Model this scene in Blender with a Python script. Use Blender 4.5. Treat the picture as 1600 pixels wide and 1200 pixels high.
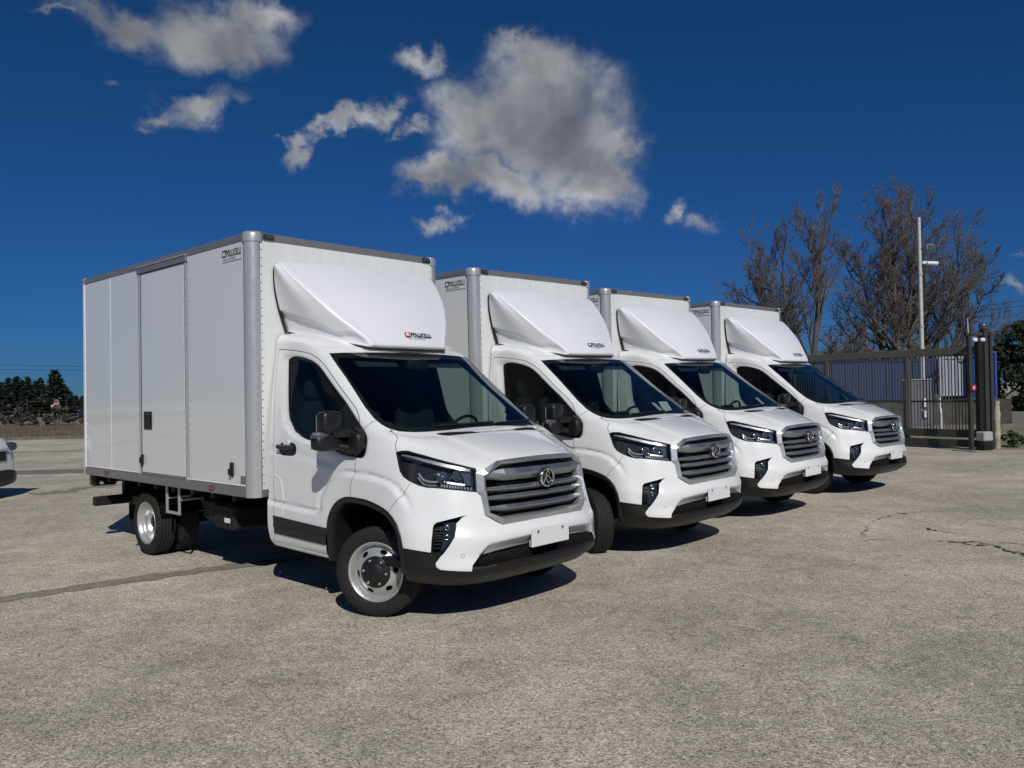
import bpy, bmesh, math, random
import numpy as np
from mathutils import Vector, Matrix
from mathutils.geometry import delaunay_2d_cdt
random.seed(7); rng = np.random.default_rng(11)
scene = bpy.context.scene
col = scene.collection
for o in list(bpy.data.objects): bpy.data.objects.remove(o)

# ---------------------------------------------------------------- camera
cam_data = bpy.data.cameras.new('camera'); cam = bpy.data.objects.new('camera', cam_data); col.objects.link(cam)
CAM_H = 1.7228
def set_camera(pitch_deg, roll_deg, f_px):
    p, r = math.radians(pitch_deg), math.radians(roll_deg)
    fw = Vector((0, math.cos(p), math.sin(p))); up = Vector((0, -math.sin(p), math.cos(p))); rt = Vector((1, 0, 0))
    r2 = math.cos(r)*rt+math.sin(r)*up; u2 = -math.sin(r)*rt+math.cos(r)*up
    m = Matrix((r2, u2, -fw)).transposed().to_4x4(); m.translation = (0, 0, CAM_H)
    cam.matrix_world = m
    cam_data.sensor_width = 36; cam_data.lens = f_px/1600*36; cam_data.clip_start = .05; cam_data.clip_end = 3000
set_camera(.4939, -1.1579, 1263.24)
scene.camera = cam
scene.render.resolution_x = 1024; scene.render.resolution_y = 768

# ---------------------------------------------------------------- light
SUN_EL, SUN_AZ = math.radians(37.8), math.radians(166.2)      # azimuth clockwise from +Y: the sun stands behind the camera, a little to its right
sun_data = bpy.data.lights.new('sun', 'SUN'); sun = bpy.data.objects.new('sun', sun_data); col.objects.link(sun)
sun_data.energy = 3.2; sun_data.angle = math.radians(.53); sun_data.color = (1, .965, .91)
to_sun = Vector((math.sin(SUN_AZ)*math.cos(SUN_EL), math.cos(SUN_AZ)*math.cos(SUN_EL), math.sin(SUN_EL)))
sun.rotation_euler = to_sun.to_track_quat('Z', 'Y').to_euler()
sun.location = (0, 0, 30)
vs = scene.view_settings
vs.view_transform = 'Standard'; vs.look = 'None'; vs.exposure = 0; vs.gamma = 1; vs.use_curve_mapping = False
scene.cycles.max_bounces = 10; scene.cycles.transparent_max_bounces = 24; scene.cycles.glossy_bounces = 4; scene.cycles.diffuse_bounces = 3

class NT:
    """short hand for building a node tree"""
    def __init__(s, tree): s.t = tree; s.n = tree.nodes; s.l = tree.links
    def add(s, kind, **kw):
        n = s.n.new(kind)
        for k, v in kw.items():
            if k == 'inp':
                for a, b in v.items():
                    if hasattr(b, 'is_output'): s.l.new(b, n.inputs[a])
                    else: n.inputs[a].default_value = b
            else: setattr(n, k, v)
        return n
    def math(s, op, a, b=0, c=0, clamp=False):
        n = s.n.new('ShaderNodeMath'); n.operation = op; n.use_clamp = clamp
        for i, v in enumerate((a, b, c)):
            if hasattr(v, 'is_output'): s.l.new(v, n.inputs[i])
            else: n.inputs[i].default_value = v
        return n.outputs[0]
    def mix(s, f, a, b, blend='MIX'):
        n = s.n.new('ShaderNodeMix'); n.data_type = 'RGBA'; n.blend_type = blend
        for i, v in ((0, f), (6, a), (7, b)):
            if hasattr(v, 'is_output'): s.l.new(v, n.inputs[i])
            else: n.inputs[i].default_value = v if i == 0 or len(v) == 4 else (*v, 1)
        return n.outputs[2]
    def smooth(s, x, lo, hi, a=0., b=1.):
        n = s.n.new('ShaderNodeMapRange'); n.interpolation_type = 'SMOOTHSTEP'
        s.l.new(x, n.inputs[0])
        for i, v in enumerate((lo, hi, a, b)): n.inputs[i+1].default_value = v
        return n.outputs[0]
    def noise(s, vec, scale, detail=4, rough=.55, dist=0., dims='3D'):
        n = s.n.new('ShaderNodeTexNoise'); n.noise_dimensions = dims
        if vec is not None: s.l.new(vec, n.inputs['Vector'])
        n.inputs['Scale'].default_value = scale; n.inputs['Detail'].default_value = detail; n.inputs['Roughness'].default_value = rough; n.inputs['Distortion'].default_value = dist
        return n.outputs['Fac']
    def ramp(s, f, stops):
        n = s.n.new('ShaderNodeValToRGB'); s.l.new(f, n.inputs[0]); e = n.color_ramp.elements
        while len(e) < len(stops): e.new(.5)
        for k, (p, c) in enumerate(stops): e[k].position = p; e[k].color = (*c, 1) if len(c) == 3 else c
        return n.outputs[0]

# ---------------------------------------------------------------- sky with clouds
world = bpy.data.worlds.new('World'); scene.world = world; world.use_nodes = True
W = NT(world.node_tree); W.n.clear()
sky = W.add('ShaderNodeTexSky', sky_type='NISHITA', sun_disc=False)
sky.sun_elevation = SUN_EL; sky.sun_rotation = SUN_AZ; sky.altitude = 200; sky.air_density = 1.0; sky.dust_density = .1; sky.ozone_density = 1.5
def build_world():
    tc = W.add('ShaderNodeTexCoord').outputs['Generated']
    sep = W.add('ShaderNodeSeparateXYZ', inp={0: tc})
    x, y, z = sep.outputs
    az = W.math('ARCTAN2', x, y); el = W.math('ARCSINE', z)
    # cloud field: (azimuth, elevation, half widths, tilt) in degrees, weight
    BL = [(1.3,18.7,5.8,3.1,0,0.86),(4.7,17.3,4.3,3.3,-10,0.84),(-2.4,18.3,3.4,3.0,0,0.78),(-4.9,14.3,2.8,1.0,0,0.72),(6.2,14.9,2.6,1.9,-30,0.84),(0.9,22.3,2.7,1.1,0,0.62),
          (8.2,16.9,1.8,1.5,0,0.62),(-0.6,14.7,4.3,1.6,0,0.82),(2.7,21.2,3.6,2.0,0,0.74),(-9.1,18.8,1.6,0.9,30,0.55),(-11.1,18.4,2.4,0.7,22,0.62),(-13,17.7,1.8,0.7,15,0.56),
          (-15,16.5,1.5,0.8,40,0.62),(-7.8,17.4,1.8,0.6,0,0.42),(-6.1,22.5,1.9,0.9,0,0.5),(-4.5,12,1.4,0.6,0,0.48),(-21.3,19,3.2,1.0,15,0.57),(-23.6,17.8,2.9,0.9,12,0.57),
          (-25,16.9,1.1,0.5,0,0.46),(-20.4,23.2,4.5,1.9,0,0.72),(-25.1,22.9,5.0,1.3,5,0.61),(-17.6,24.6,3.4,1.3,0,0.61),(-29.4,22.2,2.8,0.4,0,0.4),(-26.6,19,1.3,0.5,0,0.32),
          (11.7,12.3,1.0,0.7,20,0.4),(13.4,11.3,1.7,0.8,0,0.36),(32.1,5.9,1.0,0.5,0,0.46),(32.1,7.5,0.6,0.3,0,0.34)]
    ae = W.add('ShaderNodeCombineXYZ', inp={0: az, 1: el, 2: 0.}).outputs[0]
    def warp(v, scale, amp, detail):                                     # billows: the outline is folded by noise
        n = W.add('ShaderNodeTexNoise', inp={'Vector': tc, 'Scale': scale, 'Detail': detail, 'Roughness': .62})
        d = W.add('ShaderNodeVectorMath', operation='SUBTRACT', inp={0: n.outputs['Color'], 1: (.5, .5, .5)}).outputs[0]
        return W.add('ShaderNodeVectorMath', operation='MULTIPLY_ADD', inp={0: d, 1: (amp, amp*.8, 0), 2: v}).outputs[0]
    ae = warp(ae, 9.0, .17, 8)
    prev = None
    for a0, e0, sa, se, tilt, w in BL:
        mp = W.add('ShaderNodeMapping', vector_type='TEXTURE', inp={0: ae, 1: (math.radians(a0), math.radians(e0), 0), 2: (0, 0, math.radians(tilt)), 3: (math.radians(sa)*2.3, math.radians(se)*2.3, 1)})
        gr = W.add('ShaderNodeTexGradient', gradient_type='QUADRATIC_SPHERE', inp={0: mp.outputs[0]})
        b = W.math('MULTIPLY', gr.outputs['Fac'], w*1.75)
        prev = b if prev is None else W.math('SMOOTH_MAX', prev, b, .12)
    # the rest of the sky carries the same kind of scattered cloud
    wide = W.smooth(W.noise(tc, 2.6, 2, .5), .60, .72)
    out = W.math('MAXIMUM', W.smooth(W.math('ABSOLUTE', az), .75, .95), W.smooth(el, .62, .8))
    wide = W.math('MULTIPLY', W.math('MULTIPLY', wide, out), W.smooth(el, .02, .15, 0, .8))
    B = W.math('MAXIMUM', prev, wide)
    n1 = W.noise(tc, 13.0, 8, .58, .15); n2 = W.noise(tc, 5.0, 4, .52, .3)
    up = W.add('ShaderNodeVectorMath', operation='ADD', inp={0: tc, 1: (-.012, 0., .040)}).outputs[0]
    n3 = W.noise(up, 5.0, 4, .52, .3)
    D = W.math('ADD', B, W.math('MULTIPLY', W.math('SUBTRACT', n1, .5), .6))
    D = W.math('ADD', D, W.math('MULTIPLY', W.math('SUBTRACT', n2, .5), .6))
    alpha = W.smooth(D, .18, .92, 0, .95)
    alpha = W.math('MULTIPLY', alpha, W.smooth(B, .02, .42))
    core = W.smooth(D, .5, 1.2)
    relief = W.math('MULTIPLY', W.math('SUBTRACT', n2, n3), 2.6)          # lit tops, shaded undersides
    lit = W.math('ADD', W.math('SUBTRACT', .70, W.math('MULTIPLY', core, .20)), relief)
    lit = W.math('ADD', lit, W.math('MULTIPLY', W.math('SUBTRACT', n1, .5), 1.0))
    ccol = W.ramp(lit, [(0., (.12, .13, .15)), (.35, (.19, .20, .22)), (.7, (.33, .34, .355)), (1., (.54, .55, .56))])
    # sky colour: the deep blue of clear dry air, less whitish towards the horizon
    tint = W.mix(W.smooth(el, .0, .42), SKY_TINT_LOW, SKY_TINT)
    skc = W.mix(1.0, sky.outputs[0], tint, 'MULTIPLY')
    bg = W.add('ShaderNodeBackground', inp={0: skc, 1: SKY_STRENGTH})
    bgc = W.add('ShaderNodeBackground', inp={0: ccol, 1: 1.0})
    mx = W.add('ShaderNodeMixShader', inp={0: alpha, 1: bg.outputs[0], 2: bgc.outputs[0]})
    o = W.add('ShaderNodeOutputWorld'); W.l.new(mx.outputs[0], o.inputs[0])
SKY_TINT = (.09, .375, .72); SKY_TINT_LOW = (.10, .305, .76); SKY_STRENGTH = .05
build_world()
world.cycles.sampling_method = 'MANUAL'; world.cycles.sample_map_resolution = 256
# ---------------------------------------------------------------- mesh helpers
class MB:
    """collects shapes; build() links them as one mesh object"""
    def __init__(s): s.v = []; s.f = []; s.sm = []
    def add(s, verts, faces, smooth=False):
        b = len(s.v); s.v += [tuple(map(float, p)) for p in verts]; s.f += [tuple(b+i for i in f) for f in faces]; s.sm += [smooth]*len(faces); return s
    def box(s, x0, x1, y0, y1, z0, z1, b=0.):
        x0, x1 = sorted((x0, x1)); y0, y1 = sorted((y0, y1)); z0, z1 = sorted((z0, z1))
        if b <= 0:
            v = [(x, y, z) for x in (x0, x1) for y in (y0, y1) for z in (z0, z1)]
            return s.add(v, [(0,1,3,2),(4,6,7,5),(0,4,5,1),(2,3,7,6),(0,2,6,4),(1,5,7,3)])
        b = min(b, (x1-x0)/2.01, (y1-y0)/2.01, (z1-z0)/2.01)
        V = {}; v = []
        for ix, X in enumerate((x0, x1)):
            for iy, Y in enumerate((y0, y1)):
                for iz, Z in enumerate((z0, z1)):
                    sx, sy, sz = (1, -1)[ix], (1, -1)[iy], (1, -1)[iz]
                    for k, p in enumerate(((X, Y+sy*b, Z+sz*b), (X+sx*b, Y, Z+sz*b), (X+sx*b, Y+sy*b, Z))):
                        V[ix, iy, iz, k] = len(v); v.append(p)
        F = []
        def q(a): F.append(tuple(V[k] for k in a))
        for i in (0, 1):
            q([(i,0,0,0),(i,0,1,0),(i,1,1,0),(i,1,0,0)]); q([(0,i,0,1),(1,i,0,1),(1,i,1,1),(0,i,1,1)]); q([(0,0,i,2),(0,1,i,2),(1,1,i,2),(1,0,i,2)])
        for i in (0, 1):
            for j in (0, 1):
                q([(i,j,0,0),(i,j,1,0),(i,j,1,1),(i,j,0,1)]); q([(i,0,j,0),(i,1,j,0),(i,1,j,2),(i,0,j,2)]); q([(0,i,j,1),(1,i,j,1),(1,i,j,2),(0,i,j,2)])
                for k in (0, 1): q([(i,j,k,0),(i,j,k,1),(i,j,k,2)])
        return s.add(v, F)
    def loft(s, rings, closed=True, caps=True, smooth=True):
        n = len(rings[0]); v = [p for r in rings for p in r]; F = []
        for i in range(len(rings)-1):
            for k in range(n if closed else n-1):
                a = i*n+k; b = i*n+(k+1) % n; F.append((a, b, b+n, a+n))
        s.add(v, F, smooth)
        if caps and closed:
            s.add(rings[0], [tuple(range(n-1, -1, -1))]); s.add(rings[-1], [tuple(range(n))])
        return s
    def tube(s, pts, r, n=8, caps=True, smooth=True):
        pts = [Vector(p) for p in pts]; rings = []; rr = r if hasattr(r, '__len__') else [r]*len(pts)
        ref = None
        for i, p in enumerate(pts):
            d = (pts[min(i+1, len(pts)-1)]-pts[max(i-1, 0)]).normalized()
            if ref is None: ref = d.orthogonal().normalized()
            ref = (ref-d*ref.dot(d)); ref = ref.normalized() if ref.length > 1e-6 else d.orthogonal().normalized()
            w = d.cross(ref)
            rings.append([tuple(p+(ref*math.cos(2*math.pi*k/n)+w*math.sin(2*math.pi*k/n))*rr[i]) for k in range(n)])
        return s.loft(rings, True, caps, smooth)
    def lathe(s, prof, n=32, axis='Y', c=(0,0,0), smooth=True, closed=False):
        """profile of (offset along axis, radius)"""
        rings = []
        for a, r in prof:
            ring = []
            for k in range(n):
                t = 2*math.pi*k/n; p, q = r*math.cos(t), r*math.sin(t)
                ring.append({'Y': (c[0]+p, c[1]+a, c[2]+q), 'X': (c[0]+a, c[1]+p, c[2]+q), 'Z': (c[0]+p, c[1]+q, c[2]+a)}[axis])
            rings.append(ring)
        if closed: rings.append(rings[0])
        return s.loft(rings, True, False, smooth)
    def prism(s, poly, d, smooth=False):
        """closed polygon (3d points) extruded by vector d"""
        n = len(poly); a = [Vector(p) for p in poly]; b = [p+Vector(d) for p in a]
        s.add(a+b, [tuple(range(n-1, -1, -1)), tuple(range(n, 2*n))]+[(k, (k+1) % n, n+(k+1) % n, n+k) for k in range(n)], smooth); return s
    def mirror(s):
        """adds the mirror image over y = 0"""
        n = len(s.v); s.v += [(x, -y, z) for x, y, z in s.v]; s.f += [tuple(n+i for i in reversed(f)) for f in s.f]; s.sm += s.sm; return s
    def xf(s, M):
        s.v = [tuple(M @ Vector(p)) for p in s.v]; return s
    def mesh(s, name, mat):
        me = bpy.data.meshes.new(name); me.from_pydata(s.v, [], s.f)
        me.polygons.foreach_set('use_smooth', s.sm); me.update()
        if mat: me.materials.append(mat)
        return me
    def build(s, name, mat, parent=None, fix=True):
        me = s.mesh(name, mat)
        if fix and s.f:
            bm = bmesh.new(); bm.from_mesh(me); bmesh.ops.recalc_face_normals(bm, faces=bm.faces); bm.to_mesh(me); bm.free()
        return link(name, me, parent)
def link(name, me, parent=None):
    o = bpy.data.objects.new(name, me); col.objects.link(o)
    if parent is not None: o.parent = parent
    return o
def empty(name, loc=(0,0,0), rz=0.):
    o = bpy.data.objects.new(name, None); col.objects.link(o); o.location = loc; o.rotation_euler = (0, 0, rz); o.empty_display_size = .2; return o
def tag(o, label=None, cat=None, group=None, kind=None):
    for k, v in (('label', label), ('category', cat), ('group', group), ('kind', kind)):
        if v: o[k] = v
    return o
def copy_tree(o, parent=None):
    c = o.copy(); col.objects.link(c); c.parent = parent
    for ch in list(o.children): copy_tree(ch, c)
    return c
def text_mesh(name, body, mat, size=.1, extrude=.001, bold=0., sx=1., align='LEFT', space=1.):
    cu = bpy.data.curves.new(name, 'FONT'); cu.body = body; cu.size = size; cu.extrude = extrude; cu.offset = bold; cu.align_x = align; cu.resolution_u = 3; cu.space_character = space
    ob = bpy.data.objects.new(name, cu); col.objects.link(ob)
    me = bpy.data.meshes.new_from_object(ob.evaluated_get(bpy.context.evaluated_depsgraph_get()))
    bpy.data.objects.remove(ob); bpy.data.curves.remove(cu)
    for v in me.vertices: v.co.x *= sx
    me.materials.clear(); me.materials.append(mat); return me

# ---------------------------------------------------------------- materials
def pmat(name, base, rough=.5, metal=0., coat=0., coat_rough=.05, spec=.5, var=0., var_scale=3., bump=0., bump_scale=40., **kw):
    m = bpy.data.materials.new(name); m.use_nodes = True; N = NT(m.node_tree); b = N.n['Principled BSDF']
    b.inputs['Base Color'].default_value = (*base, 1); b.inputs['Roughness'].default_value = rough; b.inputs['Metallic'].default_value = metal
    b.inputs['Coat Weight'].default_value = coat; b.inputs['Coat Roughness'].default_value = coat_rough; b.inputs['Specular IOR Level'].default_value = spec
    for k, v in kw.items(): b.inputs[k.replace('_', ' ')].default_value = v
    tc = N.add('ShaderNodeTexCoord').outputs['Object']
    n = N.noise(tc, var_scale, 6, .6)
    v = max(var, .03)
    c = N.mix(n, tuple(x*(1-v) for x in base), tuple(min(1, x*(1+v)) for x in base)); N.l.new(c, b.inputs['Base Color'])
    r = N.smooth(N.noise(tc, var_scale*2.3, 5, .6), .3, .7, rough*.85, min(1, rough*1.18)); N.l.new(r, b.inputs['Roughness'])
    if bump:
        bp = N.add('ShaderNodeBump', inp={'Strength': bump, 'Distance': .01, 'Height': N.noise(tc, bump_scale, 4, .6)}); N.l.new(bp.outputs[0], b.inputs['Normal'])
    return m
def glass_mat(name, tint, rough=0., ior=1.5, refl=1.):
    m = bpy.data.materials.new(name); m.use_nodes = True; N = NT(m.node_tree); N.n.clear()
    tr = N.add('ShaderNodeBsdfTransparent', inp={0: (*tint, 1)}); gl = N.add('ShaderNodeBsdfGlossy', inp={0: (refl, refl, refl, 1), 'Roughness': rough})
    bf = N.add('ShaderNodeNewGeometry').outputs['Backfacing']; fr = N.add('ShaderNodeFresnel', inp={0: N.math('ADD', N.math('MULTIPLY', bf, 1/ior-ior), ior)}); mx = N.add('ShaderNodeMixShader', inp={0: fr.outputs[0], 1: tr.outputs[0], 2: gl.outputs[0]})
    o = N.add('ShaderNodeOutputMaterial'); N.l.new(mx.outputs[0], o.inputs[0]); return m
M = {}
M['paint'] = pmat('white_paint', (.78,.785,.775), .30, coat=1., coat_rough=.02, var=.02, var_scale=1.5)
M['fairing'] = pmat('fairing_gelcoat', (.76,.765,.80), .42, coat=.25, coat_rough=.2, var=.03, var_scale=2.2, bump=.06, bump_scale=6)
M['front_panel'] = pmat('front_panel_paint', (.74,.75,.74), .35, coat=.3, var=.02)
M['alu'] = pmat('anodised_aluminium', (.52,.53,.53), .30, metal=.5, var=.06, var_scale=6)
M['alu_dark'] = pmat('grey_rail', (.25,.255,.255), .42, metal=.5, var=.08, var_scale=5)
M['rivet'] = pmat('rivet_grey', (.07,.07,.07), .5, metal=.2)
M['plastic'] = pmat('black_plastic', (.008,.008,.0085), .42, var=.12, var_scale=9, bump=.12, bump_scale=350)
M['plastic_soft'] = pmat('matt_black', (.006,.006,.006), .72, var=.15, var_scale=6)
M['gap'] = pmat('panel_gap_black', (.02,.02,.02), .8)
M['rubber'] = pmat('tyre_rubber', (.010,.010,.0098), .78, var=.25, var_scale=14, bump=.15, bump_scale=90)
M['steel'] = pmat('silver_wheel_paint', (.58,.58,.57), .34, metal=.65, var=.05, var_scale=12)
M['nut'] = pmat('zinc_nut', (.45,.44,.42), .35, metal=.9)
M['chrome'] = pmat('chrome', (.78,.78,.79), .09, metal=1.)
M['satin'] = pmat('satin_silver', (.60,.605,.615), .38, metal=.85, var=.04)
M['grille'] = pmat('gunmetal_grille', (.42,.425,.435), .36, metal=.9, var=.05)
M['interior'] = pmat('cab_trim', (.007,.007,.008), .7, var=.2)
M['seat'] = pmat('seat_fabric', (.010,.010,.011), .9, var=.3, var_scale=20)
M['plate'] = pmat('plate_white', (.74,.74,.72), .4)
M['red_lens'] = pmat('red_lens', (.22,.016,.012), .2, coat=.6)
M['amber_lens'] = pmat('amber_lens', (.16,.05,.02), .25, coat=.5)
M['led'] = pmat('white_reflector', (.75,.76,.78), .12, metal=.7)
M['lamp_grey'] = pmat('lamp_grey', (.10,.105,.125), .25, metal=.4)
M['chassis'] = pmat('chassis_black', (.004,.004,.004), .6, var=.3)
M['red'] = pmat('logo_red', (.42,.015,.03), .5); M['ink'] = pmat('logo_black', (.008,.008,.009), .5); M['white_ink'] = pmat('logo_white', (.75,.75,.75), .5); M['grey_ink'] = pmat('logo_grey', (.25,.25,.26), .5)
M['paper'] = pmat('paper', (.75,.76,.76), .8)
M['ws'] = glass_mat('windscreen_glass', (.54,.64,.60)); M['door_glass'] = glass_mat('door_glass', (.50,.58,.55), refl=.6); M['lens'] = glass_mat('clear_lens', (.93,.94,.95)); M['smoke'] = glass_mat('fog_lens', (.55,.56,.58))
def panel_mat():
    m = pmat('box_side_panel', (.70,.715,.71), .16, coat=1., coat_rough=.02, var=.02, var_scale=.8); N = NT(m.node_tree); b = N.n['Principled BSDF']
    tc = N.add('ShaderNodeTexCoord').outputs['Object']; mp = N.add('ShaderNodeMapping', inp={0: tc, 3: (1.1, 1., .7)})
    bp = N.add('ShaderNodeBump', inp={'Strength': .45, 'Distance': .03, 'Height': N.noise(mp.outputs[0], .75, 1., .4)}); N.l.new(bp.outputs[0], b.inputs['Normal']); N.l.new(bp.outputs[0], b.inputs['Coat Normal'])
    return m
M['panel'] = panel_mat()
# ---------------------------------------------------------------- cab surface
# control net of the right half of the cab (x forward, y outward, z up), rows from sill to roof, columns from nose to cab rear
def _rows():
    X = [0.0, -.45, -.92, -1.41]
    R = []
    def row(front, side):
        R.append(front + side)
    row([(.84,0,.31),(.835,.3,.31),(.80,.56,.31),(.71,.775,.315),(.57,.885,.325),(.42,.955,.34)], [(0,.95,.365),(-.45,.95,.37),(-.92,.95,.375),(-1.41,.95,.385)])
    row([(.965,0,.40),(.955,.3,.40),(.925,.56,.405),(.825,.79,.415),(.67,.925,.425),(.46,1.0,.44)], [(0,1.0,.435),(-.45,.995,.435),(-.92,.995,.44),(-1.42,.99,.445)])
    row([(.955,0,.53),(.95,.3,.53),(.925,.56,.53),(.825,.785,.53),(.67,.925,.53),(.455,1.022,.54)], [(0,1.022,.54),(-.45,1.018,.54),(-.92,1.015,.54),(-1.43,1.005,.54)])
    row([(.995,0,.65),(.985,.3,.65),(.945,.56,.65),(.83,.78,.65),(.665,.92,.65),(.45,1.028,.655)], [(0,1.026,.655),(-.45,1.02,.655),(-.92,1.015,.655),(-1.43,1.005,.655)])
    row([(.965,0,.745),(.95,.3,.745),(.905,.55,.745),(.80,.765,.745),(.64,.91,.75),(.43,1.024,.76)], [(0,1.024,.76),(-.45,1.016,.76),(-.92,1.01,.76),(-1.43,1.0,.76)])
    row([(.945,0,.95),(.93,.3,.95),(.865,.54,.95),(.745,.755,.95),(.585,.895,.95),(.385,.998,.95)], [(0,1.01,.95),(-.45,1.008,.95),(-.92,1.004,.95),(-1.43,.996,.95)])
    row([(.92,0,1.11),(.905,.3,1.105),(.84,.545,1.095),(.70,.745,1.10),(.535,.87,1.11),(.335,.965,1.12)], [(-.01,.995,1.12),(-.45,.998,1.12),(-.92,.996,1.12),(-1.43,.988,1.12)])
    row([(.89,0,1.215),(.88,.3,1.205),(.825,.56,1.165),(.675,.735,1.185),(.49,.855,1.225),(.285,.928,1.262)], [(-.03,.97,1.265),(-.45,.985,1.265),(-.92,.985,1.26),(-1.44,.978,1.255)])
    row([(.72,0,1.290),(.71,.3,1.285),(.665,.56,1.262),(.545,.715,1.267),(.40,.82,1.295),(.225,.905,1.335)], [(-.06,.957,1.335),(-.46,.975,1.335),(-.92,.975,1.33),(-1.445,.97,1.33)])
    row([(.50,0,1.370),(.49,.3,1.367),(.455,.56,1.355),(.385,.71,1.352),(.265,.83,1.375),(.12,.905,1.40)], [(-.1,.947,1.40),(-.47,.965,1.40),(-.92,.967,1.395),(-1.45,.962,1.395)])
    row([(.30,0,1.436),(.29,.3,1.434),(.26,.56,1.430),(.195,.74,1.434),(.04,.862,1.467),(-.04,.905,1.472)], [(-.16,.937,1.47),(-.49,.955,1.465),(-.93,.958,1.46),(-1.46,.954,1.46)])
    row([(-.18,0,1.768),(-.19,.3,1.766),(-.22,.55,1.762),(-.275,.73,1.756),(-.345,.842,1.752),(-.42,.892,1.752)], [(-.52,.91,1.755),(-.74,.922,1.76),(-1.04,.925,1.76),(-1.475,.922,1.76)])
    row([(-.66,0,2.095),(-.667,.3,2.093),(-.688,.55,2.088),(-.718,.71,2.083),(-.748,.805,2.075),(-.82,.845,2.076)], [(-.90,.862,2.08),(-1.03,.874,2.083),(-1.2,.878,2.083),(-1.48,.876,2.083)])
    row([(-.76,0,2.148),(-.765,.3,2.146),(-.78,.5,2.142),(-.81,.655,2.134),(-.84,.755,2.130),(-.90,.808,2.142)], [(-.98,.832,2.165),(-1.1,.848,2.197),(-1.25,.855,2.22),(-1.48,.855,2.235)])
    row([(-.95,0,2.235),(-.955,.3,2.232),(-.965,.45,2.228),(-.985,.56,2.222),(-1.01,.64,2.222),(-1.05,.69,2.235)], [(-1.12,.715,2.25),(-1.2,.73,2.265),(-1.31,.74,2.28),(-1.48,.745,2.29)])
    row([(-1.2,0,2.29),(-1.2,.1,2.29),(-1.205,.16,2.289),(-1.215,.2,2.288),(-1.23,.24,2.288),(-1.25,.27,2.29)], [(-1.28,.29,2.295),(-1.32,.3,2.3),(-1.37,.3,2.308),(-1.48,.3,2.315)])
    return np.array(R, float)

NSUB = 20
def _catmull(A, n, mirror=False):
    # A (..., N, 3) interpolated along axis -2
    first = A[..., 1:2, :].copy()
    if mirror: first[..., 1] *= -1
    else: first = 2*A[..., 0:1, :] - A[..., 1:2, :]
    last = 2*A[..., -1:, :] - A[..., -2:-1, :]
    P = np.concatenate([first, A, last], -2)
    N = A.shape[-2]; out = []
    for i in range(N-1):
        p0, p1, p2, p3 = (P[..., i+k:i+k+1, :] for k in range(4))
        t = (np.arange(n)/n)[:, None]
        out.append(.5*((2*p1)+(-p0+p2)*t+(2*p0-5*p1+4*p2-p3)*t**2+(-p0+3*p1-3*p2+p3)*t**3))
    out.append(A[..., -1:, :])
    return np.concatenate(out, -2)

def dense_surface(ctrl, smooth=5):
    G = _catmull(ctrl, NSUB, mirror=True)                      # rows x dense columns
    G = np.swapaxes(_catmull(np.swapaxes(G, 0, 1), NSUB), 0, 1)
    for _ in range(smooth):
        E = np.concatenate([G[:, 1:2]*[1, -1, 1], G], 1)        # mirror over the centre line
        H = G.copy()
        H[1:-1, :-1] = .5*G[1:-1, :-1] + .125*(E[1:-1, :-2][:, :G.shape[1]-1] + G[1:-1, 1:] + G[:-2, :-1] + G[2:, :-1])
        H[:, 0, 1] = 0
        G = H
    return G

CAB = dense_surface(_rows())
def S(uv, G=None):
    G = CAB if G is None else G
    uv = np.atleast_2d(np.asarray(uv, float))
    a = np.clip(uv[:, 0]*NSUB, 0, G.shape[1]-1.0001); b = np.clip(uv[:, 1]*NSUB, 0, G.shape[0]-1.0001)
    i = a.astype(int); j = b.astype(int); fa = (a-i)[:, None]; fb = (b-j)[:, None]
    return (G[j, i]*(1-fa)*(1-fb)+G[j, i+1]*fa*(1-fb)+G[j+1, i]*(1-fa)*fb+G[j+1, i+1]*fa*fb)
def SN(uv, G=None):
    uv = np.atleast_2d(np.asarray(uv, float)); e = .06
    du = S(uv+[e, 0], G)-S(uv-[e, 0], G); dv = S(uv+[0, e], G)-S(uv-[0, e], G)
    n = np.cross(du, dv); return n/np.maximum(np.linalg.norm(n, axis=1, keepdims=True), 1e-9)
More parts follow.
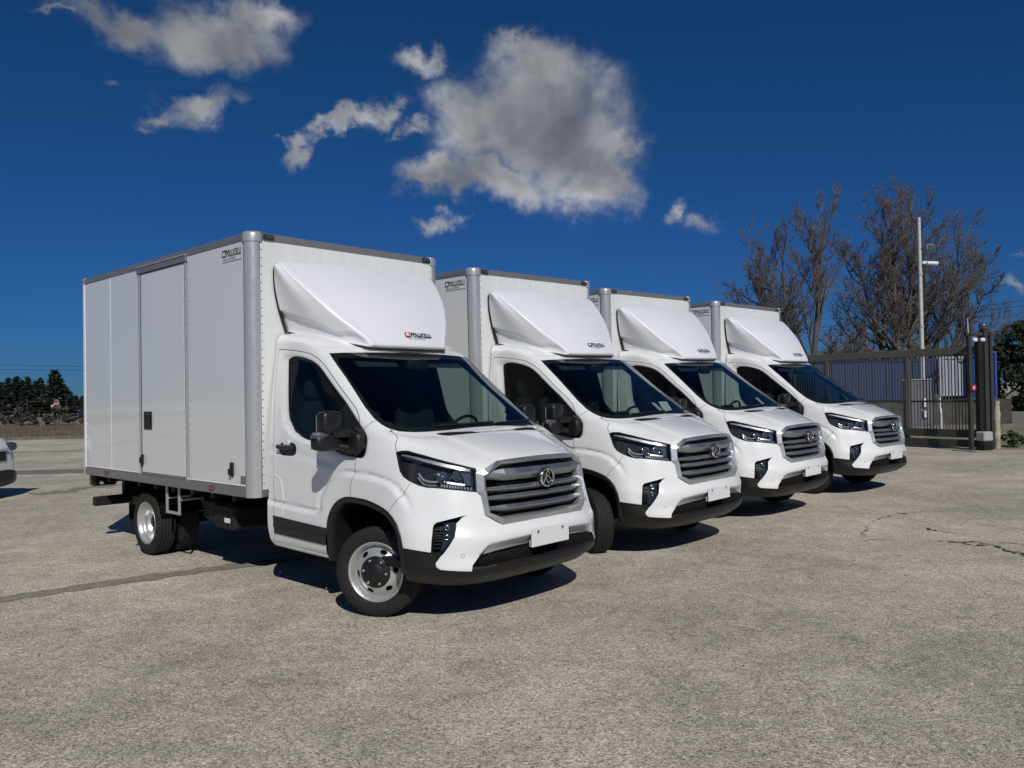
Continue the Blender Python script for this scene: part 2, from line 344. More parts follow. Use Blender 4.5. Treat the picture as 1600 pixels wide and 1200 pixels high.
# outlines on the cab surface, in (column, row) coordinates of the control net
TR = {
  'window': [(8.387,11.761), (8.344,11.837), (8.267,11.875), (8.066,11.913), (7.745,11.906), (7.227,11.846), (6.751,11.765), (6.427,11.679), (6.201,11.551), (6.074,11.287), (5.947,10.931), (5.898,10.666), (5.967,10.345), (6.002,10.003), (5.982,9.708), (5.931,8.962), (5.966,8.278), (6.052,7.21), (6.102,6.792), (6.176,6.64), (6.272,6.646), (6.464,6.695), (6.636,6.736), (7.027,7.018), (7.769,8.136), (7.894,8.285), (8.062,8.596), (8.231,9.246), (8.349,9.96), (8.431,10.203), (8.464,10.406), (8.471,10.662), (8.452,11.174)],
  'reveal': [(8.677,11.646), (8.669,11.833), (8.585,11.958), (8.402,12.008), (8.088,12.003), (7.664,11.961), (7.126,11.89), (6.64,11.806), (6.296,11.704), (6.048,11.566), (5.924,11.303), (5.794,10.949), (5.751,10.683), (5.854,10.363), (5.911,10.028), (5.911,9.736), (5.879,8.964), (5.917,8.282), (6.013,7.158), (6.062,6.741), (6.154,6.558), (6.269,6.562), (6.461,6.607), (6.652,6.637), (7.061,6.836), (7.751,7.448), (7.96,7.728), (8.186,8.033), (8.395,8.623), (8.542,9.71), (8.629,10.142), (8.664,10.404), (8.68,10.663), (8.675,11.18)],
  'shut_door': [(8.855,12.264), (8.503,12.226), (7.864,12.145), (7.049,12.06), (6.436,11.967), (6.053,11.857), (5.714,11.727), (5.434,11.558), (5.329,11.244), (5.247,10.883), (5.226,10.667), (5.301,10.518), (5.504,10.379), (5.78,10.21), (5.982,10.055)],
  'shut_door2': [(6.309,6.591), (6.328,6.33), (6.339,6.111), (6.349,5.74), (6.404,5.451), (6.427,5.176), (6.435,4.797)],
  'door_rear': [(8.855,12.264), (8.905,11.692), (8.904,11.186), (8.895,10.493), (8.872,7.667), (8.874,6.126), (8.843,4.962), (8.817,4.224), (8.783,3.038), (8.823,1.549), (8.948,0.562)],
  'door_bottom': [(8.948,0.562), (8.104,0.439), (7.268,0.32)],
  'fender_apillar': [(5.982,9.708), (5.601,9.953), (4.705,10.119), (4.193,10.156)],
  'hood_side': [(3.786,9.845), (4.194,9.363), (4.946,8.007), (5.002,7.074)],
  'fender_bumper': [(5.345,4.365), (5.131,4.738), (4.882,5.096), (4.576,5.582)],
  'ws_left': [(4.108,11.988), (4.099,11.773), (4.044,11.314), (4.107,10.948), (4.217,10.557), (4.2,10.43), (4.2,10.247), (4.029,10.028), (3.81,9.873), (3.531,9.822), (3.069,9.884), (2.485,9.907), (1.47,9.888), (0.487,9.937), (0,9.938)],
  'ws_top': [(4.108,11.988), (3.187,11.97), (2.041,11.968), (0.977,11.982), (0,12)],
  'arch': [(7.083,2.862), (7.056,3.523), (7.002,4.022), (6.918,4.321), (6.805,4.535), (6.693,4.659), (6.562,4.731), (6.393,4.755), (6.204,4.749), (5.958,4.716), (5.694,4.619), (5.454,4.487), (5.309,4.348), (5.187,4.117), (5.091,3.783), (5.045,3.141), (5.014,2.433)],
  'blackcut': [(5.014,2.433), (4.578,2.374), (4.07,2.294)],
  'fog': [(4.07,2.294), (4.042,2.973), (3.962,3.863), (3.914,4.054), (3.805,4.161), (3.397,4.272), (2.956,4.369), (2.758,4.4), (2.943,4.316), (3.018,4.232), (3.138,4.129), (3.213,3.634), (3.249,3.259), (3.395,2.784), (3.609,2.27), (3.741,2.041)],
  'blade': [(3.741,2.041), (3.917,1.625), (3.889,1.371), (3.752,1.21), (3.147,1.152), (2.697,1.102), (2.676,1.476), (2.474,1.923)],
  'chin': [(2.474,1.923), (1.801,2.032), (0.826,2.077), (0,2.08)],
  'chin_top': [(2.474,1.923), (2.262,2.491), (2.153,2.683), (1.404,2.794), (0.795,2.853), (0,2.86)],
  'grille_o': [(0,6.95), (0.993,6.989), (1.507,7.109), (2.036,6.692), (2.294,6.321), (2.361,5.194), (2.253,5.023), (2.209,4.369), (1.656,3.923), (0.813,3.98), (0,4)],
  'grille_i': [(0,6.6), (1.06,6.629), (1.47,6.772), (1.908,6.162), (2.014,5.984), (2.062,5.312), (2.052,5.112), (2.035,4.424), (1.63,4.246), (0.786,4.26), (0,4.24)],
  'lgr_bot': [(2.669,1.361), (2.261,1.373), (1.831,1.465), (1.341,1.513), (0.785,1.488), (0.266,1.454), (0,1.42)],
  'hl_proj': [(3.438,5.977), (2.862,6.084)],
  'hl_drl': [(4.257,6.078), (4.176,5.893), (4.069,5.761), (3.842,5.694), (3.582,5.703)],
  'hl_led': [(3.437,5.524), (2.49,5.332)],
  'hl_strip': [(4.866,6.977), (4.243,7.017), (3.55,6.954), (2.924,6.818), (2.442,6.579)],
  'hl_strip2': [(3.238,5.679), (2.658,5.539)],
  'hl_panel': [(2.718,6.356), (2.429,6.354), (2.472,5.497), (2.641,5.523)],
  'fog_lamp': [(3.568,4.143), (3.191,4.202), (3.28,3.315), (3.698,2.271), (3.743,2.307)],
  'bars': [(1.561,5.998), (0.642,5.887), (1.387,5.266), (0.708,5.214), (1.402,4.893), (0.74,4.863), (1.437,4.527), (0.767,4.503)],
  'headlight': [(5.013,7.072), (4.849,7.227), (4.524,7.401), (3.954,7.367), (3.282,7.212), (2.689,7.011), (2.287,6.792), (2.294,6.321), (2.363,5.209), (2.82,5.309), (3.45,5.408), (3.677,5.435), (3.976,5.444), (4.249,5.523), (4.592,5.707), (4.79,5.88), (4.894,6.107), (4.954,6.463)],
  'vent': [(2.08,9.733), (1.577,9.754), (0.773,9.621), (0.702,9.196), (1.852,9.256)],
  'flare': [(7.453,4.073), (7.416,4.371), (7.36,4.692), (7.284,4.972), (7.172,5.341), (6.984,5.673), (6.797,5.889), (6.609,5.964), (6.325,5.942), (6.038,5.925), (5.842,5.888), (5.445,5.751), (5.205,5.622), (5.044,5.488), (4.947,5.298), (4.745,5.027), (4.602,4.599), (4.53,4.224)],
  'door_low': [(8.913,4.203), (8.166,4.125), (7.453,4.073)],
  'door_high': [(8.945,6.957), (8.211,6.759), (7.505,6.542), (6.811,6.334)],
  'trim': [(8.804,3.082), (7.949,2.951), (7.083,2.825), (7.12,1.574), (7.972,1.647), (8.78,1.713)],
  'sensor': [(2.966,2.077)],
  'handle': [(8.68,7.162), (8.103,7.179)],
  'pressing': [(8.861,5.401), (8.753,5.323), (8.647,5.199), (8.582,4.978), (8.559,4.725), (8.514,4.23)],
  'pressing2': [(8.503,4.037), (8.502,3.17)],
  'roofcrease': [(8.983,13.101), (8.086,13.05), (7.143,12.961), (6.469,12.821), (5.725,12.374), (5.206,12.074)],
  'sill_line': [(8.973,0.475), (8.111,0.4), (7.268,0.32)],
}
# ---------------------------------------------------------------- cab panels from the surface
def inpoly(P, poly):
    x, y = P[:, 0], P[:, 1]; c = np.zeros(len(P), bool); n = len(poly)
    for i in range(n):
        (x0, y0), (x1, y1) = poly[i], poly[i-1]
        m = ((y0 > y) != (y1 > y))
        if y0 != y1: c ^= m & (x < (x1-x0)*(y-y0)/(y1-y0)+x0)
    return c
def dens(uvs, step=.06, closed=False):
    uvs = [np.array(p, float) for p in uvs]; out = []
    for i in range(len(uvs)-(0 if closed else 1)):
        a, b = uvs[i], uvs[(i+1) % len(uvs)]; n = max(1, int(np.ceil(np.linalg.norm(b-a)/step)))
        out += [a+(b-a)*k/n for k in range(n)]
    if not closed: out.append(uvs[-1])
    return np.array(out)
def curve_uv(uvs, n=6, closed=False):
    """rounds a traced outline with a Catmull-Rom curve"""
    p = [np.array(q, float) for q in uvs]; N = len(p); out = []
    for i in range(N if closed else N-1):
        g = (lambda k: p[k % N]) if closed else (lambda k: p[min(max(k, 0), N-1)])
        p0, p1, p2, p3 = g(i-1), g(i), g(i+1), g(i+2)
        for k in range(n):
            t = k/n; out.append(.5*(2*p1+(p2-p0)*t+(2*p0-5*p1+4*p2-p3)*t*t+(3*p1-p0-3*p2+p3)*t**3))
    if not closed: out.append(p[-1])
    return [tuple(q) for q in out]
def outn(uv):
    n = SN(uv); p = S(uv); ref = p-np.array([-.6, 0, 1.0]); ref[:, 1] += .3
    return n*np.sign((n*ref).sum(1, keepdims=True))
def side_uv(xz, iters=6):
    """(x, z) on the flank -> (u, v)"""
    sub = CAB[:, 4*NSUB:]; out = []
    for x, z in xz:
        d = (sub[..., 0]-x)**2+(sub[..., 2]-z)**2; j, i = np.unravel_index(np.argmin(d), d.shape)
        uv = np.array([4+i/NSUB, j/NSUB])
        for _ in range(iters):
            p = S(uv)[0]; e = .02; J = np.stack([(S(uv+[e, 0])[0]-p)/e, (S(uv+[0, e])[0]-p)/e], 1)[[0, 2]]
            try: uv = np.clip(uv+np.linalg.solve(J, np.array([x, z])-p[[0, 2]]), [4, 0], [9, 15])
            except np.linalg.LinAlgError: break
        out.append(uv)
    return np.array(out)
def polydist(P, L):
    """distance of 2d points to a polyline, signed side, arc position"""
    L = np.asarray(L); best = np.full(len(P), 1e9); sgn = np.zeros(len(P)); arc = np.zeros(len(P)); s0 = 0
    for a, b in zip(L[:-1], L[1:]):
        d = b-a; l = np.linalg.norm(d); t = np.clip(((P-a)@d)/(l*l+1e-12), 0, 1); q = a+t[:, None]*d; r = np.linalg.norm(P-q, axis=1)
        m = r < best; best[m] = r[m]; sgn[m] = np.sign(d[0]*(P-a)[m, 1]-d[1]*(P-a)[m, 0]); arc[m] = s0+t[m]*l; s0 += l
    return best, sgn, arc, s0
def sstep(x, a, b): t = np.clip((x-a)/(b-a), 0, 1); return t*t*(3-2*t)

FLARE = S(np.array(curve_uv(TR['door_low'][:-1]+TR['flare'], 3)))[:, [0, 2]]
HIGH = S(np.array(TR['door_high']))[:, [0, 2]]
REVEAL = curve_uv(TR['reveal'], 2, True); REVEAL_XZ = S(np.array(REVEAL+REVEAL[:1]))[:, [0, 2]]
_yz = lambda k: (lambda q: q[np.argsort(q[:, 0])])(S(np.array(TR[k]))[:, [1, 2]])
BLADE = S(np.array([(2.697,1.102),(2.676,1.476),(2.474,1.923),(2.262,2.491),(2.153,2.683)]))[:, [1, 2]]; CHIN_T = _yz('chin_top'); CHIN_B = _yz('chin'); LGB = _yz('lgr_bot')
def body_points(uv):
    """surface with its swage lines, arch flare, window reveal and hood sculpture"""
    uv = np.atleast_2d(np.asarray(uv, float)); P = S(uv); n = outn(uv); h = np.zeros(len(P))
    flank = (uv[:, 0] > 4.2) & (uv[:, 1] < 9)
    if flank.any():
        xz = P[flank][:, [0, 2]]; d, s, arc, tot = polydist(xz, FLARE); d = -d*s
        prof = np.interp(d, [-.012, .006, .02, .05, .16, .3], [0, -.013, -.006, .012, .007, 0])
        prof *= 1-sstep(arc, tot-.22, tot-.02)
        d2, s2, a2, t2 = polydist(xz, HIGH); d2 = -d2*s2
        pr2 = np.interp(d2, [-.03, .0, .03, .06, .14], [0, -.004, -.004, .003, 0])*(1-sstep(a2, t2-.2, t2))*(uv[flank][:, 0] > 6.6)
        h[flank] += prof+pr2
    m = inpoly(uv, REVEAL)
    if m.any():
        d = polydist(P[m][:, [0, 2]], REVEAL_XZ)[0]; h[m] -= np.interp(d, [0, .02, .035], [0, .012, .02])
    hood = (uv[:, 1] > 6.9) & (uv[:, 1] < 10) & (uv[:, 0] < 4.2)
    yl = np.interp(P[:, 0], [.3, .85], [.60, .43])
    h += np.where(hood, .012*sstep(yl-P[:, 1], -.02, .05)*sstep(P[:, 0], .24, .38)*(1-sstep(P[:, 0], .72, .88)), 0)
    m = (uv[:, 0] < 2.8) & (uv[:, 1] > 1.0) & (uv[:, 1] < 3.0)
    if m.any():
        y, z = P[m, 1], P[m, 2]; zt = np.interp(y, CHIN_T[:, 0], CHIN_T[:, 1]); zb = np.interp(y, CHIN_B[:, 0], CHIN_B[:, 1]); zl = np.interp(y, LGB[:, 0], LGB[:, 1]); ye = np.interp(z, BLADE[:, 1], BLADE[:, 0])
        f = np.clip((zt-z)/np.maximum(zt-zb, .004), 0, 1)*(1-sstep(zl-z, -.012, .004))
        h[m] -= .055*f*sstep(ye-y, .0, .015)
    return P+n*h[:, None], n

def flip(P, side): return P*np.array([1, -1 if side == 'R' else 1, 1])
def on(uv, d=0., side='R'):
    P, n = body_points([uv]); return Vector(flip(P+n*d, side)[0]), Vector(flip(n, side)[0])
def ribbon(mb, uvs, width, d, thick, side, step=.05, closed=False):
    u = dens(uvs, step, closed); P, n = body_points(u); P = flip(P, side); n = flip(n, side); k = len(P); rings = []
    for i in range(k):
        t = P[(i+1) % k if closed else min(i+1, k-1)]-P[i-1 if (closed or i) else 0]; t = t/max(np.linalg.norm(t), 1e-9); b = np.cross(n[i], t); b /= max(np.linalg.norm(b), 1e-9)
        w = width if not hasattr(width, '__len__') else np.interp(i/(k-1), [0, .5, 1], width)
        rings.append([tuple(P[i]+b*w/2+n[i]*d), tuple(P[i]+b*w/2+n[i]*(d+thick)), tuple(P[i]-b*w/2+n[i]*(d+thick)), tuple(P[i]-b*w/2+n[i]*d)])
    if closed: rings.append(rings[0])
    mb.loft(rings, True, not closed, False); return mb

class Cab:
    def __init__(s):
        T = TR
        s.win = curve_uv(T['window'], 2, True); arch = curve_uv(T['arch'], 3)
        s.arch = arch
        s.ws = T['ws_top'][::-1]+T['ws_left'][1:]
        grille = T['grille_o']; s.fog = T['fog']; s.hl = curve_uv(T['headlight'], 1, True)
        lower = arch[-1:]+T['blackcut'][1:]+T['fog'][-1:]+T['blade'][1:6]+[(2.676,1.476)]+T['lgr_bot'][0:]+[(0,-.1),(5.2,-.1)]
        lgr = [T['blade'][6], T['chin'][0]]+T['chin'][1:]+T['lgr_bot'][::-1]
        archp = arch+[(5.0,2.2),(5.03,-.1),(7.28,-.1),(7.2,1.4)]
        door = T['door_rear']+T['door_bottom'][1:]+[(7.2,1.4)]+[p for p in arch if p[0] > 6.44]+T['shut_door2'][::-1]+T['shut_door'][::-1]
        hl_top = T['headlight'][0:8]
        hood = grille[:5]+hl_top[:-1][::-1]+T['hood_side'][::-1][1:]+T['ws_left'][8:]
        bump = grille[5:][::-1]+[(0,4.0),(0,-.1),(5.03,-.1),(5.03,2.2)]+[p for p in arch[::-1] if p[0] < 5.345]+T['fender_bumper']+T['headlight'][14:7:-1]
        s.poly = dict(arch=archp, window=s.win, ws=s.ws, grille=grille, headlight=T['headlight'], fog=T['fog'], lgr=lgr, vent=T['vent'], trim=T['trim'], lower=lower, door=door, hood=hood, bumper=bump)
        lines = [(s.win, True), (s.ws, False), (grille, False), (T['headlight'], True), (T['fog'], True), (T['vent'], True), (T['trim'], True), (arch, False), ([arch[-1], (5.0,2.2), (5.03,0)], False), ([arch[0], (7.2,1.4), (7.28,0)], False),
                 (T['blackcut'], False), (T['fog'][-1:]+T['blade'], False), (T['chin'], False), (T['chin_top'], False), (T['lgr_bot'], False), ([T['blade'][5], T['lgr_bot'][0]], False), (T['door_rear'], False), (T['door_bottom'], False), (T['shut_door'], False), (T['shut_door2'], False), (T['hood_side'], False), (T['fender_bumper'], False), (REVEAL, True)]
        # lines that follow the swages so that their edges stay crisp
        for off in (-.014, .006, .022, .05):
            L = FLARE; t = np.gradient(L, axis=0); t /= np.linalg.norm(t, axis=1, keepdims=True); nn = np.stack([t[:, 1], -t[:, 0]], 1)
            lines.append(([tuple(q) for q in side_uv(L+nn*off)], False))
        P = []; E = []
        for pts, closed in lines:
            d = dens(pts, .055, closed); b = len(P); d = np.clip(d, [0, 0], [9, 15]); P += [tuple(q) for q in d]
            E += [(b+i, b+i+1) for i in range(len(d)-1)]
            if closed: E.append((b+len(d)-1, b))
        A = np.array(P); u, v = np.meshgrid(np.linspace(0, 9, 91), np.linspace(0, 15, 151)); g = np.stack([u.ravel(), v.ravel()], 1)
        keep = np.ones(len(g), bool)
        for i in range(0, len(g), 800):
            dd = ((g[i:i+800, None]-A[None])**2).sum(2).min(1); keep[i:i+800] = (dd > .03**2) | (g[i:i+800, 0] < 1e-6) | (g[i:i+800, 0] > 8.999) | (g[i:i+800, 1] < 1e-6) | (g[i:i+800, 1] > 14.999)
        P += [tuple(q) for q in g[keep]]
        r = delaunay_2d_cdt([Vector(q) for q in P], E, [], 0, 1e-4)
        s.uv = np.array([tuple(q) for q in r[0]]); s.tri = np.array([f for f in r[2] if len(f) == 3])
        a, b, c = s.uv[s.tri[:, 0]], s.uv[s.tri[:, 1]], s.uv[s.tri[:, 2]]
        area = abs((b-a)[:, 0]*(c-a)[:, 1]-(b-a)[:, 1]*(c-a)[:, 0]); s.tri = s.tri[area > 1e-7]
        cen = s.uv[s.tri].mean(1)
        s.P, s.n = body_points(s.uv)
        s.reg = np.full(len(s.tri), 'shell', dtype=object)
        for k in ('bumper', 'hood', 'door', 'lower', 'trim', 'vent', 'lgr', 'fog', 'headlight', 'grille', 'ws', 'window', 'arch'):
            s.reg[inpoly(cen, s.poly[k])] = k
        s.cen = cen; s.reg[(s.reg == 'window') & (s.P[s.tri].mean(1)[:, 0] > -.33) & (s.P[s.tri].mean(1)[:, 2] < 1.56)] = 'sail'
    def mesh(s, name, mat, sel, sides='RL', offset=0., flipn=False, mirror_weld=True):
        V = []; F = []
        t = s.tri[sel]; ids = np.unique(t); mp = np.full(len(s.uv), -1); mp[ids] = np.arange(len(ids)); t = mp[t]
        P = s.P[ids]+s.n[ids]*(offset if np.isscalar(offset) else offset[ids][:, None])
        nn = np.cross(P[t[:, 1]]-P[t[:, 0]], P[t[:, 2]]-P[t[:, 0]]); bad = (nn*s.n[ids][t].mean(1)).sum(1) < 0
        t = t.copy(); t[bad] = t[bad][:, ::-1]
        for sd in sides:
            b = sum(len(q) for q in V); V.append(flip(P, sd)); F.append((t[:, ::-1] if (sd == 'R') != flipn else t)+b)
        V = np.concatenate(V); F = np.concatenate(F)
        me = bpy.data.meshes.new(name); me.from_pydata(V.tolist(), [], F.tolist())
        if len(sides) == 2:
            bm = bmesh.new(); bm.from_mesh(me); bmesh.ops.remove_doubles(bm, verts=[q for q in bm.verts if abs(q.co.y) < 1e-3], dist=1e-3); bm.to_mesh(me); bm.free()
        me.polygons.foreach_set('use_smooth', [True]*len(me.polygons)); me.materials.append(mat); me.update(); return me
    def wall(s, mb, uvs, depth, side, closed=True, d0=0.):
        u = dens(uvs, .06, closed); P, n = body_points(u); P, n = flip(P, side), flip(n, side)
        r0 = [tuple(q) for q in P+n*d0]; r1 = [tuple(q) for q in P-n*depth]
        k = len(r0); mb.add(r0+r1, [(i, (i+1) % k, k+(i+1) % k, k+i) for i in range(k if closed else k-1)], True)

def strip_along(mb, uvs, d, r, side, n=6):
    u = dens(uvs, .05); P, nn = body_points(u); P = flip(P+nn*d, side); mb.tube([tuple(q) for q in P], r, n)

def build_cab(root):
    c = Cab(); R = c.reg
    cp = lambda nm, mat, sel, parent=root, sides='RL', off=0.: link(nm, c.mesh(nm, mat, sel, sides, off), parent)
    shell = cp('cab_shell', M['paint'], R == 'shell')
    hood = cp('hood', M['paint'], R == 'hood'); bumper = cp('bumper', M['paint'], R == 'bumper')
    cp('lower_bumper', M['plastic'], R == 'lower', root, 'RL', .006)
    ws = cp('windscreen', M['ws'], R == 'ws')
    # printed black border of the windscreen and the scuttle below it, a thin layer behind the glass
    uv = c.cen; frit = (R == 'ws') & ~inpoly(uv, [(0,11.80),(2.2,11.80),(3.55,11.78),(3.80,11.66),(3.78,11.3),(3.80,10.9),(3.88,10.58),(3.76,10.26),(3.3,10.14),(1.6,10.10),(0,10.10),(-.2,10.10),(-.2,11.8)])
    link('windscreen_border', c.mesh('windscreen_border', M['gap'], frit, 'RL', -.004), ws)
    # lining of the cab, seen through the glass
    lin = ((R == 'shell') | (R == 'door')) & (uv[:, 1] > 5)
    m = c.mesh('cab_lining', M['interior'], lin, 'RL', -.035); cl = link('cab_lining', m, root)
    # hood vents
    for sd in 'RL':
        v = link('hood_vent', c.mesh('hood_vent', M['plastic_soft'], R == 'vent', sd, -.004), hood); w = MB(); c.wall(w, TR['vent'], .006, sd); w.build('vent_edge', M['plastic_soft'], hood, False)
    for sd in 'RL':
        door = link('door', c.mesh('door', M['paint'], R == 'door', sd), root)
        link('door_window', c.mesh('door_window', M['door_glass'], R == 'window', sd, -.006), door)
        link('sail_panel', c.mesh('sail_panel', M['plastic'], R == 'sail', sd, -.002), door)
        w = MB(); c.wall(w, c.win, .035, sd); ribbon(w, c.win, .016, -.004, .006, sd, closed=True); w.build('window_seal', M['plastic_soft'], door, False)
        link('door_trim', c.mesh('door_trim', M['plastic'], R == 'trim', sd, .007), door)
        w = MB(); ribbon(w, [(8.80,2.4),(7.13,2.2)], .01, .006, .004, sd); w.build('trim_rib', M['plastic'], door)
        # handle: dished escutcheon, bar and lock
        a, n = on((8.42,7.05), .001, sd); esc = MB(); L = []
        for k in range(20):
            t = 2*math.pi*k/20; L.append((math.copysign(abs(math.cos(t))**.7, math.cos(t))*.135, math.copysign(abs(math.sin(t))**.8, math.sin(t))*.062))
        sy = 1 if sd == 'L' else -1
        esc.prism([(a.x+p, a.y-sy*.006, a.z+q-.012) for p, q in L], (0, sy*.010, 0)); esc.build('handle_recess', M['plastic'], door)
        hb = MB(); hb.box(a.x-.135, a.x+.135, a.y+sy*.012, a.y+sy*.045, a.z-.012, a.z+.028, .012); hb.build('door_handle', M['plastic'], door)
        ck = MB(); ck.prism([(a.x-.01+.048*math.cos(2*math.pi*k/16), a.y-sy*.002, a.z+.034+.032*math.sin(2*math.pi*k/16)) for k in range(16)], (0, sy*.014, 0)); ck.build('handle_cover', M['paint'], door)
        # pressings of the door skin
        w = MB(); ribbon(w, curve_uv(TR['pressing'], 3), .014, -.004, .007, sd); ribbon(w, TR['pressing2'], .014, -.004, .007, sd); w.build('door_pressing', M['paint'], door)
        # gaps between the panels
        for k, wd in (('shut_door', .006), ('shut_door2', .004), ('fender_apillar', .004), ('hood_side', .0045), ('fender_bumper', .0035), ('door_bottom', .004), ('door_rear', .0035)):
            g = MB(); ribbon(g, curve_uv(TR[k], 4), wd, -.004, .0046, sd); g.build('panel_gap', M['gap'], shell)
        # black moulding round the wheel arch, liner of the wheel well
        am = MB(); u = dens(c.arch, .05); P, n = body_points(u); rings = []
        lowF = np.array([[.46,1.01,.40]]); lowR = np.array([[-.50,.995,.37]])
        P = np.concatenate([lowR, P, lowF]); n = np.concatenate([[[0,1,0]], n, [[0,1,0]]])
        ctr = np.array([.0,0,.40])
        for p, q in zip(P, n):
            din = ctr-p; din[1] = 0; din /= np.linalg.norm(din)
            ring = [p-q*.004-din*.012, p+q*.010-din*.006, p+q*.012+din*.012, p+q*.002+din*.038, p-q*.06+din*.048, p-q*.30+din*.05]
            rings.append([tuple(flip(np.array(x), sd)) for x in ring])
        am.loft(rings, False, False, True); am.build('arch_moulding', M['plastic'], root, False)
        well = MB(); sg = -1 if sd == 'R' else 1; pr = [(.55,.36),(.53,.70),(.40,.92),(.12,1.02),(-.2,1.02),(-.46,.90),(-.60,.68),(-.62,.36)]
        well.loft([[(x, sg*.95, z) for x, z in pr], [(x, sg*.42, z) for x, z in pr]], False, False, True)
        well.add([(x, sg*.45, z) for x, z in pr], [tuple(range(len(pr)))]); well.build('wheel_well', M['chassis'], root, False)
    # sill bright edge
    for sd in 'RL':
        w = MB(); ribbon(w, TR['sill_line'], .012, -.003, .007, sd); w.build('sill_edge', M['paint'], shell)
        build_lamp(c, root, sd); build_fog(c, root, sd)
        p, n = on(TR['sensor'][0], 0, sd); w = MB(); q = n.to_track_quat('Z', 'Y').to_matrix().to_4x4(); q.translation = p
        w.lathe([(.001,.0),(.001,.011)], 16, 'Z'); w.xf(q); w.build('parking_sensor', M['paint'], bumper); w = MB(); w.lathe([(0,.011),(.0015,.013),(0,.015)], 16, 'Z'); w.xf(q); w.build('sensor_ring', M['grey_ink'], bumper)
    # lower intake with its honeycomb
    li = MB()
    for sd in 'RL': c.wall(li, c.poly['lgr'], .05, sd)
    li.build('intake_wall', M['plastic_soft'], bumper, False)
    link('intake_back', c.mesh('intake_back', M['plastic_soft'], R == 'lgr', 'RL', -.045), bumper)
    hc = MB(); pl = c.poly['lgr']; a = .0165
    for iz in range(-1, 14):
        for iy in range(0, 44):
            y = iy*a*1.5; z = .40+iz*a*1.732*.62+(iy % 2)*a*.866*.62
            for k in range(3):
                p0 = (y+a*math.cos(k*math.pi/3), z+.62*a*math.sin(k*math.pi/3)); p1 = (y+a*math.cos((k+1)*math.pi/3), z+.62*a*math.sin((k+1)*math.pi/3))
                ym, zm = (p0[0]+p1[0])/2, (p0[1]+p1[1])/2
                if ym < .16: continue
                u = np.interp(ym, CAB[30, :, 1][:80], np.arange(80)/NSUB); j = int(u*NSUB); v = np.interp(zm, CAB[15:60, j, 2], np.arange(15, 60)/NSUB)
                if not inpoly(np.array([[u, v]]), pl)[0]: continue
                xx = S([(u, v)])[0][0]-.018
                d = Vector((0, p1[0]-p0[0], p1[1]-p0[1])); nn = Vector((0, -d.z, d.y)).normalized()*.0021
                for sg in (1, -1):
                    q = [(xx, sg*(p0[0]+nn.y), p0[1]+nn.z), (xx, sg*(p1[0]+nn.y), p1[1]+nn.z), (xx, sg*(p1[0]-nn.y), p1[1]-nn.z), (xx, sg*(p0[0]-nn.y), p0[1]-nn.z)]
                    hc.prism(q, (-.012, 0, 0))
    tag(hc.build('intake_honeycomb', M['plastic'], bumper, False), kind='stuff')
    # chin: the step below the number plate
    build_grille(c, root); build_plate(root, bumper)
    return c, shell, hood, bumper, ws

def build_lamp(c, root, sd):
    lens = link('headlight', c.mesh('headlight', M['lens'], c.reg == 'headlight', sd, .001), root)
    w = MB(); c.wall(w, TR['headlight'], .075, sd); ribbon(w, TR['headlight'], .012, -.006, .0075, sd, closed=True); w.build('lamp_frame', M['plastic_soft'], lens, False)
    link('lamp_back', c.mesh('lamp_back', M['plastic_soft'], c.reg == 'headlight', sd, -.072), lens)
    w = MB(); ribbon(w, TR['hl_strip'], (.012,.026,.022), -.030, .02, sd); w.build('lamp_brow', M['satin'], lens)
    w = MB(); strip_along(w, TR['hl_drl'], -.022, .0085, sd); strip_along(w, [(p[0]+.05, p[1]-.17) for p in TR['hl_drl']], -.03, .0055, sd); w.build('daytime_light', M['led'], lens)
    w = MB(); ribbon(w, TR['hl_strip2'], .014, -.03, .014, sd); w.build('lamp_strip', M['satin'], lens)
    pu = TR['hl_panel']; w = MB(); P = [on(p, -.035, sd)[0] for p in pu]; w.add(P, [(0, 1, 2, 3)]); w.build('lamp_panel', M['lamp_grey'], lens)
    a, b = [np.array(p) for p in TR['hl_led']]
    for k in range(11):
        p, n = on(tuple(a+(b-a)*k/10), -.012, sd); q, _ = on(tuple(a+(b-a)*(k+.3)/10), -.012, sd); t = (q-p).normalized(); u = n.cross(t)
        if u.z < 0: u = -u
        h = .0105; wd = .0062; l = MB(); l.prism([p-t*wd-u*h, p+t*wd-u*h, p+t*wd*.6+u*h, p-t*wd*1.2+u*h], n*-.01); l.build('led', M['led'], lens)
    for k, uvp in enumerate(TR['hl_proj']):
        p, n = on(uvp, -.05, sd); ax = (n+Vector((.9, 0, 0))).normalized(); mt = ax.to_track_quat('Z', 'Y').to_matrix().to_4x4(); mt.translation = p; r = .036 if k == 0 else .034
        l = MB(); l.lathe([(-.02,r*1.15),(.012,r*1.2),(.018,r*1.1),(.010,r)], 20, 'Z'); l.xf(mt); l.build('projector_ring', M['chrome'], lens)
        l = MB(); l.lathe([(0,r),(r*.35,r*.9),(r*.65,r*.6),(r*.8,.001)], 20, 'Z'); l.xf(mt); l.build('projector', M['lamp_glass'], lens)
        for j in range(3):
            t = (j*2.1+k)+.4; l = MB(); o = mt @ Vector((math.cos(t)*r*1.45, math.sin(t)*r*1.2, .0)); l.box(o.x-.006, o.x+.006, o.y-.013, o.y+.013, o.z-.004, o.z+.004, .002); l.build('reflector_facet', M['chrome'], lens)
M['lamp_glass'] = pmat('projector_glass', (.05,.055,.07), .03, coat=1., coat_rough=.02)

